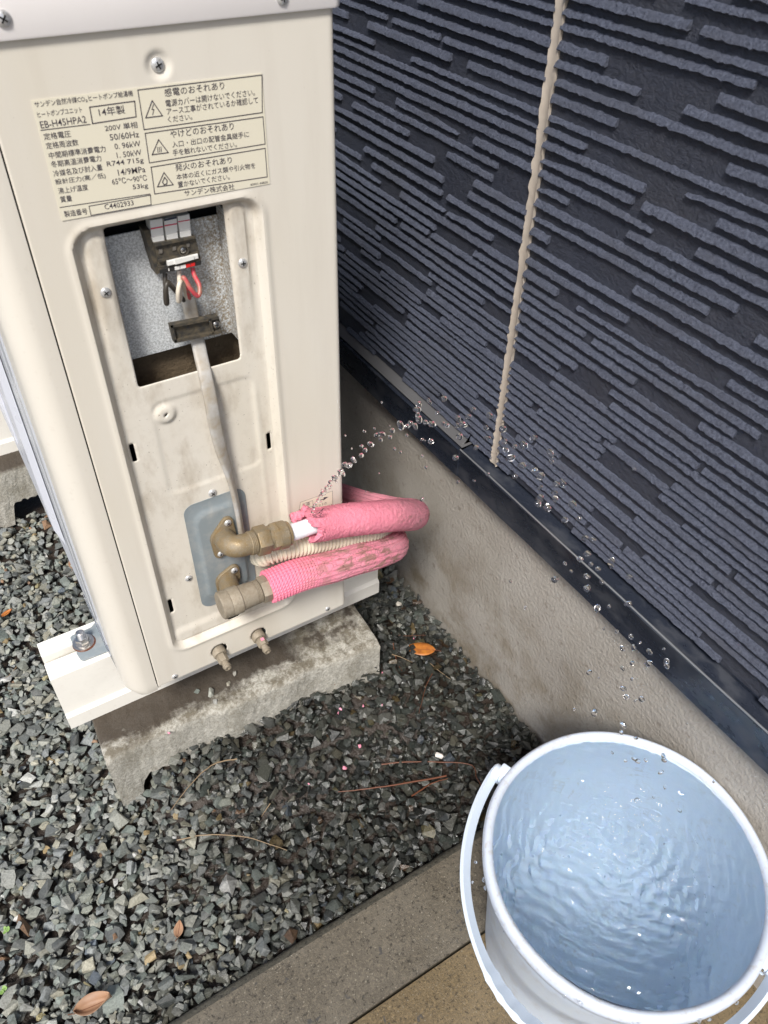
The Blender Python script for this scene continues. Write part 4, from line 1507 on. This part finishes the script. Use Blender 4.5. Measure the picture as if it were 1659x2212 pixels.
for i, p_ in enumerate(sp2):
    t = (sp2[min(i + 1, len(sp2) - 1)] - sp2[max(i - 1, 0)]).normalized()
    if tprev is None:
        s_ = t.cross(uu).normalized(); uu = s_.cross(t)
    else:
        uu = tprev.rotation_difference(t) @ uu; uu = (uu - t * uu.dot(t)).normalized(); s_ = t.cross(uu)
        L_ += (p_ - sp2[i - 1]).length
    tprev = t
    fresh = max(0.0, min(1.0, (.070 - L_) / .03))
    for k in range(nn):
        a = 2 * pi * k / nn
        net = (.0008 if (k % 2 and i % 2) else -.0004) * (.25 + .75 * fresh)
        groove = .0012 * (abs(sin(a * 9 + .3)) ** 6) * (1 - fresh)
        sh = random.uniform(-.0015, .0015) if i == 0 else 0
        vs.append(p_ + t * sh + (s_ * cos(a) + uu * sin(a)) * (.0196 * (1 + .02 * sin(i * .2 + a)) + net - groove))
for i in range(len(sp2) - 1):
    for k in range(nn):
        k2 = (k + 1) % nn
        fs.append((i * nn + k, i * nn + k2, (i + 1) * nn + k2, (i + 1) * nn + k))
i0 = len(vs)
t0b = (sp2[1] - sp2[0]).normalized(); s0 = t0b.cross(Vector((0, 0, 1))).normalized(); u0 = s0.cross(t0b)
for dd, rr in ((.0004, .0150), (.012, .0148)):
    vs += [sp2[0] + t0b * dd + (s0 * cos(2 * pi * k / nn) + u0 * sin(2 * pi * k / nn)) * rr for k in range(nn)]
for k in range(nn):
    k2 = (k + 1) % nn
    fs.append((k, k2, i0 + k2, i0 + k)); fs.append((i0 + k, i0 + k2, i0 + nn + k2, i0 + nn + k))
b.add(vs, fs); b.build('foam_sleeve', M['pink_net'], lo_p)
b = MB(); b.sweep([cap_l + od2 * (L2 + .012), q0 + t0b * .03], circ(.0105, 20)); b.build('inner_pipe', M['white_pipe'], lo_p, 50)

# corrugated drain hose between the two pipes
hs = [gp(920, 790, .010), gp(1010, 790, -.008), gp(1300, 705, -.0135), hp(300, 655, -.0140), hp(600, 600, -.0140), hp(900, 545, -.010), Vector((.372, .020, .158)), Vector((.365, .07, .138)), Vector((.345, .15, .11))]
sph = spline(hs, 40)
b = MB(); vs, fs = [], []
# resample evenly
dacc = [0.0]
for i in range(1, len(sph)): dacc.append(dacc[-1] + (sph[i] - sph[i - 1]).length)
tot = dacc[-1]; ds = .00082; npt = int(tot / ds); ev = []
j = 0
for i in range(npt):
    d = i * ds
    while j < len(dacc) - 2 and dacc[j + 1] < d: j += 1
    ev.append(sph[j].lerp(sph[j + 1], (d - dacc[j]) / max(dacc[j + 1] - dacc[j], 1e-9)))
sc = [1.0 if (i % 6) in (0, 1, 2) else .80 for i in range(npt)]
b.sweep(ev, circ(.0124, 20), scale=sc)
tag(b.build('corrugated_hose', M['hose'], None, 30), 'cream corrugated drain hose squeezed between the two pink pipes', 'hose')
b = MB(); gw = [gp(880, 790, -.004), gp(1100, 800, -.003), gp(1310, 815, -.004), gp(1380, 850, -.006), gp(1480, 900, -.004)]
b.sweep(spline(gw, 8), circ(.0017, 8)); tag(b.build('earth_wire', M['green'], None, 60), 'short green earth wire glimpsed behind the lower pink pipe', 'wire')

# ------------------------------------------------------------------ bucket
BC = Vector((.366, -.458, 0))
BZ, RT = -.1495, .100
bk = empty('bucket', (BC.x, BC.y, BZ), 'pale blue-white plastic bucket brimming with water beside the house wall', 'bucket')
pr = [(-.0, .0), (.0, .112), (.004, .116), (.015, .1175), (.200, .1325), (.205, .1350), (.222, .1362), (.226, .1375), (.2325, .1385)]
inn = [(.2440, .1352), (.236, .1345), (.20, .1312), (.012, .1145), (.006, .110), (.006, 0)]
rim = [(.2310, .1378), (.2302, .1425), (.2320, .1448), (.2400, .1455), (.2465, .1444), (.2495, .1415), (.2490, .1380), (.2465, .1356), (.2430, .1348)]
b = MB(); b.lathe(pr + [(.2335, .1378)], (BC.x, BC.y, BZ), (0, 0, 1), 96); b.lathe(inn, (BC.x, BC.y, BZ), (0, 0, 1), 96)
b.build('body', M['bucket'], bk, 40)
b = MB(); n = 128; vs, fs = [], []
for t, r in rim:
    for k in range(n):
        a = 2 * pi * k / n
        w = .0008 * sin(a * 2 + .5) + .0004 * sin(a * 7)
        vs.append((BC.x + (r + w) * cos(a), BC.y + (r + w) * sin(a), BZ + t + .0006 * sin(a * 3)))
for i in range(len(rim) - 1):
    for k in range(n):
        k2 = (k + 1) % n
        fs.append((i * n + k, i * n + k2, (i + 1) * n + k2, (i + 1) * n + k))
b.add(vs, fs); b.build('rim', M['rim'], bk, 60)
# handle: hangs down on the side away from the wall, pivoting on two lugs
pa = Vector((-.326, .945, 0)).normalized(); pm = Vector((-pa.y, pa.x, 0))     # pivot axis, sagging side
PZ = .0865
th = radians(17)
for s_ in (1, -1):
    c_ = BC + pa * s_ * .1475 + Vector((0, 0, PZ))
    b = MB(); b.lathe([(0, 0), (0, .0085), (.006, .0085), (.0072, .0075), (.0072, 0)], c_ - pa * s_ * .006, pa * s_, 24)
    b.box((-.006, -.010, -.016), (.006, .004, .010), .002, 2, M=Matrix.Translation(c_) @ pa.to_track_quat('X', 'Z').to_matrix().to_4x4())
    b.build('handle_lug', M['bucket'], bk, 40)
    b = MB(); b.lathe([(0, 0), (0, .0090), (.009, .0090), (.0110, .0072), (.0110, 0)], c_ + pa * s_ * .0015, pa * s_, 24); b.build('handle_eye', M['handle'], bk, 40)
hpts = []
for k in range(81):
    a = pi * k / 80
    rad = .172
    mid = sin(a)
    bulge = .004 * math.exp(-((a - pi / 2) / .42) ** 2)
    q = pa * cos(a) * .156 + pm * mid * (rad + bulge) * cos(th) - Vector((0, 0, 1)) * mid * rad * sin(th)
    hpts.append(BC + q + Vector((0, 0, PZ)))
Wd = .0062
prof_arm = [(-.0022, -Wd), (.0022, -Wd), (.0022, -Wd + .0018), (.0004, -Wd + .0024), (.0004, Wd - .0024), (.0022, Wd - .0018), (.0022, Wd), (-.0022, Wd)]
vs, fs = [], []
nu = len(prof_arm)
for i, p_ in enumerate(hpts):
    t = (hpts[min(i + 1, 80)] - hpts[max(i - 1, 0)]).normalized()
    out = (p_ - (BC + Vector((0, 0, PZ)))); out = (out - t * out.dot(t)).normalized()
    wd = out.cross(t).normalized()
    if wd.z < 0: wd = -wd
    g = math.exp(-((i / 80 - .5) / .13) ** 4)            # solid wavy grip in the middle
    tiltv = (wd * cos(.55) + out * sin(.55)).normalized(); nrm = (out * cos(.55) - wd * sin(.55)).normalized()
    for (a, c) in prof_arm:
        a2 = a
        if g > .5: a2 = (.0030 if a > 0 else -.0030) * (1 + .25 * sin(i * 2.2))
        vs.append(p_ + nrm * a2 + tiltv * c * (1 + .55 * g))
for i in range(80):
    for k in range(nu):
        k2 = (k + 1) % nu
        fs.append((i * nu + k, i * nu + k2, (i + 1) * nu + k2, (i + 1) * nu + k))
fs.append(tuple(range(nu))); fs.append(tuple(80 * nu + k for k in range(nu)))
b = MB(); b.add(vs, fs); b.build('handle', M['handle'], bk, 30)

# water surface: a skin over the whole bore, ruffled by the falling drops
WZ = .0915
imp = [(.392, -.455, 1.0), (.378, -.43, .8), (.40, -.44, .7), (.41, -.48, .6), (.35, -.47, .35), (.43, -.52, .3), (.33, -.40, .3)]
nr, na = 130, 300
RW = .1352
vs, fs = [], []
def ripple(x, y):
    h = 0.0
    for ix, iy, am in imp:
        d = math.hypot(x - ix, y - iy)
        h += am * .0030 * sin(d * 430 - am * 9) * math.exp(-d * 16) / (1 + d * 12)
    h += .0008 * sin(x * 160 + 2 * sin(y * 70)) * sin(y * 145 + 1.7 * sin(x * 83)) + .00046 * sin(x * 390 + y * 260 + 1.5 * sin(y * 60)) + .00046 * sin(y * 480 - x * 330 + 2 * sin(x * 120)) + .00055 * sin(x * 720 + 2 * sin(y * 210)) * sin(y * 690 + 2 * sin(x * 190))
    h += .00030 * sin(x * 980 + 3 * sin(y * 160 + 1)) * sin(y * 890 + 3 * sin(x * 140)) + .0006 * sin(x * 95 + 1.2 + 2.5 * sin(y * 48)) * sin(y * 77 + 2.2 * sin(x * 61))
    return h
for i in range(nr + 1):
    r = RW * i / nr
    for k in range(na):
        a = 2 * pi * k / na
        x, y = BC.x + r * cos(a), BC.y + r * sin(a)
        vs.append((x, y, WZ + ripple(x, y)))
for i in range(nr):
    for k in range(na):
        k2 = (k + 1) % na
        fs.append((i * na + k, i * na + k2, (i + 1) * na + k2, (i + 1) * na + k))
# sides and bottom so that it is a closed body of water, a hair inside the bucket
o0 = len(vs)
low = [(.0505, .1320), (-.1370, .1158), (-.1440, .1112)]
for zz, r in low:
    for k in range(na):
        a = 2 * pi * k / na; vs.append((BC.x + r * cos(a), BC.y + r * sin(a), zz))
for k in range(na):
    k2 = (k + 1) % na
    fs.append((nr * na + k, nr * na + k2, o0 + k2, o0 + k))
    for j in range(len(low) - 1):
        fs.append((o0 + j * na + k, o0 + j * na + k2, o0 + (j + 1) * na + k2, o0 + (j + 1) * na + k))
fs.append(tuple(o0 + (len(low) - 1) * na + k for k in range(na)))
b = MB(); b.add(vs, fs)
tag(b.build('water', M['water'], None, 0), 'clear rippling water filling the bucket almost to the brim', 'water')

# ------------------------------------------------------------------ flying water
drop_meshes = []
for k in range(6):
    bm = bmesh.new(); bmesh.ops.create_icosphere(bm, subdivisions=3, radius=1.0)
    a = [random.uniform(0, 6) for _ in range(4)]
    for v in bm.verts:
        p_ = v.co.copy()
        v.co = p_ * (1 + .16 * sin(2.1 * p_.x + a[0]) * sin(1.8 * p_.y + a[1]) + .10 * sin(3 * p_.z + a[2]))
        v.co.z *= random.choice([1.0, 1.0, 1.0])
    me_ = bpy.data.meshes.new('water_droplet'); bm.to_mesh(me_); bm.free()
    me_.shade_smooth(); me_.materials.append(M['drop']); drop_meshes.append(me_)
TS = np.array([.243, -.040, .283]); TV = np.array([.305, -.845, 2.02])
def arc(t): return TS + TV * t - np.array([0, 0, 4.9]) * t * t
AT = np.linspace(0, .475, 400)
AP = np.array([arc(t) for t in AT])
qq = (CAM_R @ (AP - CAM_POS).T).T
AUV = np.c_[FPX * qq[:, 0] / qq[:, 2] + 829.5, FPX * qq[:, 1] / qq[:, 2] + 1106]
ZONE = ['']
DL = {'jet': ('clear droplet in the dense chain spurting off the torn pink pipe', 'droplets of the jet at the pipe'),
      'arc': ('clear droplet flying in the high arc in front of the dark wall and flashing', 'droplets along the high arc'),
      'mist': ('tiny stray water droplet flying off beside the arc', 'stray fine droplets beside the arc'),
      'fall': ('clear droplet falling past the flashing and foundation above the bucket', 'droplets falling above the bucket'),
      'in': ('clear droplet just above the water inside the bucket rim', 'droplets over the bucket water')}
def drop(u, v, size, dev=0.0):
    k = int(((AUV - np.array([u, v])) ** 2).sum(1).argmin())
    zc = qq[k, 2] + dev
    d = np.array([(u - 829.5) / FPX, (v - 1106) / FPX, 1.0])
    p_ = Vector(CAM_POS + (CAM_R.T @ d) * zc)
    if p_.x > .488: return
    o = bpy.data.objects.new('water_droplet', random.choice(drop_meshes)); COL.objects.link(o)
    o.location = p_; size *= .88; o.scale = (size * random.uniform(.75, 1.15), size * random.uniform(.75, 1.15), size * random.uniform(.8, 1.5))
    o.rotation_euler = (random.uniform(0, 6), random.uniform(0, 6), random.uniform(0, 6))
    tag(o, DL[ZONE[0]][0], 'droplet', DL[ZONE[0]][1])
D2 = crop(1300, 1200, 1.659); D3 = crop(1900, 1700, 1.476); D4 = crop(1700, 2700, 1.253)
big2 = [(25, 1130), (70, 1088), (95, 1040), (125, 1050), (150, 1010), (205, 985), (230, 948), (205, 925), (265, 912), (330, 880), (337, 842), (305, 850), (405, 822), (392, 865), (460, 790), (500, 795), (525, 775), (555, 795), (580, 750), (570, 720), (568, 685), (578, 650), (620, 768), (650, 640), (745, 612), (665, 780), (700, 708), (740, 775), (765, 792), (835, 745), (830, 790), (870, 780), (900, 730), (930, 685), (845, 858), (660, 895), (955, 930), (1040, 725), (1018, 800), (1025, 870), (1125, 810), (1140, 895), (1205, 925), (1150, 950), (1180, 1000), (1260, 920), (1330, 870), (1440, 970), (1445, 1025), (1255, 1050), (1335, 1080), (1375, 1120), (1210, 1120), (1480, 1170), (1518, 1168), (1465, 1228), (1370, 1195), (1370, 1262), (1355, 1295), (1420, 1330), (1470, 1265), (1585, 1305), (1530, 1405), (1625, 1395), (815, 1000), (1630, 1660), (1470, 1795)]
small2 = [(223, 828), (388, 790), (420, 942), (460, 963), (640, 618), (600, 880), (618, 888), (835, 1158), (940, 1150), (598, 1270), (235, 1220), (500, 855), (290, 808), (335, 637), (625, 1063), (600, 988), (1028, 1107), (98, 855), (320, 1102), (140, 940)]
big3 = [(595, 618), (643, 630), (610, 710), (565, 740), (628, 772), (672, 798), (607, 840), (692, 872), (607, 908), (748, 752), (750, 785), (853, 843), (735, 1015), (845, 1000), (665, 1025), (862, 1190), (878, 1253), (810, 1258), (970, 1278), (1070, 1335), (1070, 1358), (870, 1345), (962, 1347), (620, 1398), (817, 1490), (835, 1540), (925, 1553), (650, 1633), (817, 1706), (807, 1746)]
small3 = [(705, 1145), (780, 1160), (915, 1227), (1053, 1262), (815, 1378), (868, 1438), (675, 1432), (533, 1612), (1187, 1697), (890, 1562), (248, 1022), (423, 857), (163, 867), (880, 220), (750, 188), (480, 765), (515, 810)]
big4 = [(1007, 258), (957, 370), (1000, 362), (1017, 372), (1055, 368), (1143, 350), (1146, 365), (1130, 428), (1150, 500), (1012, 567), (1045, 622), (1220, 613), (1018, 695)]
small4 = [(890, 330), (1097, 550), (1150, 783), (1392, 475), (200, 970), (217, 870)]
ZONE[0] = 'arc'
for p_ in big2: drop(*D2(*p_), random.uniform(.0022, .0036))
ZONE[0] = 'mist'
for p_ in small2: drop(*D2(*p_), random.uniform(.0010, .0018))
ZONE[0] = 'fall'
for p_ in big3: drop(*D3(*p_), random.uniform(.0023, .0034))
ZONE[0] = 'mist'
for p_ in small3: drop(*D3(*p_), random.uniform(.0009, .0018))
ZONE[0] = 'in'
for p_ in big4: drop(*D4(*p_), random.uniform(.0020, .0028))
ZONE[0] = 'in'
for p_ in small4: drop(*D4(*p_), random.uniform(.0012, .0018))
jet = [(1330, 1010), (1345, 985), (1352, 962), (1360, 945), (1375, 922), (1395, 888), (1388, 905), (1410, 872), (1425, 850), (1438, 832), (1450, 812), (1465, 792), (1480, 770), (1500, 750), (1508, 735), (1520, 742), (1550, 700), (1560, 682), (1575, 715), (1592, 645), (1615, 655), (1640, 600), (1648, 615)]
ZONE[0] = 'jet'
for p_ in jet:
    u_, v_ = C3(*p_)
    drop(u_, v_, random.uniform(.0016, .0030))
    drop(u_ + random.uniform(-7, 7), v_ + random.uniform(-7, 7), random.uniform(.0010, .0018))
# beads of water clinging under the rim and on the bucket side
for k in range(22):
    a = random.choice([radians(random.uniform(225, 330)), radians(random.uniform(150, 225))])
    rr, zz = random.choice([(.1456, .0925), (.1453, .0855), (.1448, .0822)])
    o = bpy.data.objects.new('water_bead', random.choice(drop_meshes)); COL.objects.link(o)
    o.location = (BC.x + rr * cos(a), BC.y + rr * sin(a), zz)
    sz = random.uniform(.0012, .0026); o.scale = (sz, sz, sz * 1.15)
    tag(o, 'small bead of water clinging to the outside of the bucket rim', 'water bead', 'water beads on the bucket rim')
# the sheet of water at the split in the white pipe
b = MB()
s0 = P_[0] + Vector((-.002, -.002, .012))
b.sweep([s0 + Vector((.0, 0, -.003)), s0 + Vector((.0025, -.003, .006)), Vector(arc(.006)) + Vector((0, 0, .002)), Vector(arc(.012))], circ(.0030, 12), scale=[.7, 1.0, .75, .35])
tag(b.build('water_jet', M['drop'], None, 0), 'thin jet of water spurting from the split white pipe', 'water')

# ------------------------------------------------------------------ loose things on the ground
def leaf(loc, L_, W_, rot, curl, mat, label, name='fallen_leaf', pitch=0.0):
    n = 18; vs, fs = [], []
    for i in range(n + 1):
        t = i / n
        w = W_ * (sin(pi * t ** .85) ** .8) if 0 < t < 1 else 0.0002
        for k, sdn in enumerate((-1, -.5, 0, .5, 1)):
            x = (t - .5) * L_; y = sdn * w * .5
            z = curl * (sdn * sdn) * W_ * .5 * (.6 + .8 * t) + curl * .35 * L_ * (t - .5) ** 2 - (.0004 if sdn == 0 else 0)
            vs.append((x, y, z))
    for i in range(n):
        for k in range(4):
            a = i * 5 + k; fs.append((a, a + 1, a + 6, a + 5))
    mb = MB(); mb.add(vs, fs)
    st_ = [(-L_ * .5, 0, 0), (-L_ * .58, .001, .001), (-L_ * .68, .002, .001)]
    me_ = mb
    o = me_.build(name, mat, None, 0)
    md_ = o.modifiers.new('thick', 'SOLIDIFY'); md_.thickness = .0004
    o.location = loc; o.rotation_euler = (0, pitch, rot)
    tag(o, label, 'leaf')
    bpy.context.view_layer.update()
    sm = MB(); sm.sweep([o.matrix_world @ Vector(p_) for p_ in st_], circ(.0005, 6)); sm.build('stalk', M['twig_red'], o)
    vm = MB(); vm.sweep([o.matrix_world @ Vector(((i / 10 - .5) * L_, 0, curl * .35 * L_ * (i / 10 - .5) ** 2 + .0001)) for i in range(11)], circ(.00035, 5)); vm.build('midrib', M['twig_red'], o)
    return o
D7 = crop(1300, 2250, 1.8433); D6 = crop(0, 3000, 1.659); C6 = crop(400, 2300, 1.3825); D5 = crop(700, 3100, 1.276); C5 = crop(0, 2000, 1.659)
def gpt(uv, dz=0.0):
    p_ = at(*uv, 'z', ZG + .004)
    return Vector((p_.x, p_.y, max(ZG, ground_z(p_.x, p_.y)) + dz))
pl_ = gpt(D7(650, 605), .003)
leaf(pl_, .050, .026, radians(145), .10, M['leaf_orange'], 'flat orange leaf lying on wet gravel right of the near block')
leaf(gpt(D6(620, 1600), .004), .042, .022, radians(-8), 1.0, M['leaf_brown'], 'curled dry brown leaf on the gravel near the kerb')
leaf(gpt(C5(480, 365), .004), .030, .016, radians(70), .5, M['leaf_brown'], 'small tan leaf by the front edge of the heat pump')
leaf(gpt(C5(40, 685), .002), .022, .009, radians(20), .4, M['leaf_orange'], 'tiny rust-coloured leaf on dry gravel left of the rail')
leaf(gpt(D6(1170, 1100), .002), .020, .012, radians(60), .5, M['leaf_brown'], 'small brown leaf scrap on gravel above the kerb corner')

def twig(pts, mat, r, label, zoff=.002):
    P3_ = [gpt(p_, zoff) for p_ in pts]
    zz = np.array([p_.z for p_ in P3_]); zm = zz.mean()
    for p_ in P3_: p_.z = .3 * p_.z + .7 * max(zm, zz.max() - .004)
    s_ = spline(P3_, 6)
    n_ = len(s_)
    s_ = [p_ + Vector((random.uniform(-.0004, .0004), random.uniform(-.0004, .0004), random.uniform(-.0003, .0003))) for p_ in s_]
    mb = MB(); mb.sweep(s_, circ(r, 7), scale=[1.0 - .6 * i / n_ for i in range(n_)])
    tag(mb.build('twig', M[mat], None, 60), label, 'twig', 'twigs scattered on the gravel')
twig([D7(370, 1400), D7(600, 1385), D7(1000, 1400), D7(1060, 1500), D7(1100, 1570)], 'twig_red', .0011, 'long bent dark twig whose end points at the bucket handle')
twig([D7(840, 1500), D7(400, 1580), D7(60, 1615)], 'twig_red', .0014, 'thick reddish twig lying level on the muddy gravel')
twig([D7(590, 1650), D7(730, 1560), D7(850, 1520)], 'twig_red', .0012, 'reddish twig slanting up to the thick twig on mud')
twig([D7(440, 490), D7(520, 510), D7(690, 500)], 'twig_red', .0007, 'thin dark stalk just above the orange leaf')
twig([D7(450, 655), D7(475, 760), D7(515, 845)], 'twig_red', .0009, 'brown stalk between the block corner and the orange leaf')
twig([D7(440, 745), D7(510, 760), D7(590, 790)], 'twig_pale', .0008, 'pale straw crossing a brown stalk near the block corner')
twig([D7(720, 690), D7(790, 745), D7(870, 800)], 'twig_pale', .0007, 'straw slanting below the orange leaf')
twig([D7(735, 805), D7(690, 900), D7(640, 1085)], 'twig_red', .0007, 'thin forked stem standing out on the dark wet gravel')
twig([C6(760, 1055), C6(640, 1085), C6(530, 1170), C6(400, 1310)], 'twig_pale', .0010, 'long pale twig curving over gravel in front of the block foot')
twig([D5(0, 280), D5(150, 262), D5(350, 270), D5(550, 330)], 'twig_pale', .0010, 'pale arched twig halfway between block and kerb')
twig([D7(55, 875), D7(48, 930), D7(40, 985)], 'twig_red', .0009, 'short rust stalk on end beside the block front')
twig([D7(310, 835), D7(250, 880), D7(190, 915)], 'twig_pale', .0008, 'short straw below the right end of the block')
twig([D5(470, 115), D5(440, 150), D5(425, 175)], 'twig_pale', .0008, 'tiny straw above the arched twig')
twig([C5(110, 1045), C5(70, 1085), C5(30, 1115)], 'twig_pale', .0007, 'yellow straw on dry gravel left of the rail end')

def pebble(loc, s, col, label, name, cat, group=None, mat=None):
    V, F = random.choice(SHAPES)
    mb = MB(); mb.add((V * np.array([s, s * .8, s * .7])).tolist(), F.tolist())
    mt = mat
    if mt is None:
        mm = Mat('pebble_' + name, col, .6); mm.bump(mm.noise(600, 4), .0006, .7); mt = mm.m
    o = mb.build(name, mt, None)
    o.location = loc; o.rotation_euler = (random.uniform(-.3, .3), random.uniform(-.3, .3), random.uniform(0, 6))
    return tag(o, label, cat, group)
def bpt(uv): 
    p_ = at(*uv, 'z', -.040); return p_
for uv, s_, col, lb in ((C6(585, 598), .0085, (.34, .35, .31), 'largest pale loose stone lying on the muddy block top'), (C6(622, 642), .0048, (.30, .30, .28), 'small grey stone beside the largest stone on the block'),
                        (C6(690, 545), .0042, (.36, .34, .28), 'tiny pointed pale stone on the block below the left valve'), (C6(725, 490), .0046, (.24, .23, .20), 'brownish stone on the block right under the left valve nozzle'),
                        (C6(520, 590), .0045, (.15, .17, .15), 'dark green stone on the mud left of the largest stone')):
    p_ = bpt(uv); pebble(p_ + Vector((0, 0, s_ * .45)), s_, col, lb, 'loose_stone', 'stone', 'loose stones on the block')
pebble(gpt(D7(790, 1355), .003), .0068, (.62, .58, .54), 'bright white pebble on the dark wet gravel above the twigs', 'white_pebble', 'stone')
pebble(gpt(D7(500, 250), .003), .0058, (.55, .52, .46), 'white pebble by the right end of the rail', 'white_pebble', 'stone')
for uv, s_ in ((D7(240, 1060), .0026), (D7(375, 1083), .0018), (D7(78, 1135), .0026), (D7(65, 1160), .0022), (D7(210, 1315), .0036), (D7(108, 1460), .0038), (D7(605, 520), .0016), (D7(375, 860), .0016), (C6(1130, 1100), .0018), (C6(810, 822), .0016)):
    pebble(gpt(uv, .001), s_, None, 'tiny crumb of pink foam fallen on the gravel', 'foam_crumb', 'foam crumb', 'pink foam crumbs on the gravel', M['crumb'])
p_ = bpt(C6(368, 810)); pebble(p_ + Vector((0, 0, .001)), .0026, None, 'single pink foam crumb on top of the near block', 'foam_crumb', 'foam crumb', None, M['crumb'])
def sprout(loc, label):
    mb = MB()
    for k in range(5):
        a = random.uniform(0, 6.28); d = Vector((cos(a), sin(a), 0)); s_ = Vector((-d.y, d.x, 0))
        c_ = Vector((0, 0, .003)) + d * .0024
        ring = [c_ + d * .0026 * cos(t) + s_ * .0020 * sin(t) + Vector((0, 0, .0008 * cos(2 * t))) for t in [2 * pi * j / 10 for j in range(10)]]
        mb.add(ring, [tuple(range(10))])
        mb.sweep([Vector((0, 0, -.004)), Vector((0, 0, .003)) + d * .001, c_], circ(.0004, 5))
    o = mb.build('weed_sprout', M['sprout'], None); o.location = loc
    tag(o, label, 'weed')
sprout(gpt(D6(50, 1115), .002), 'clover-like green sprout at the far left of the gravel')
sprout(gpt(D6(38, 1512), .002), 'green sprout low on the left near the curled leaf')

bpy.context.view_layer.update()
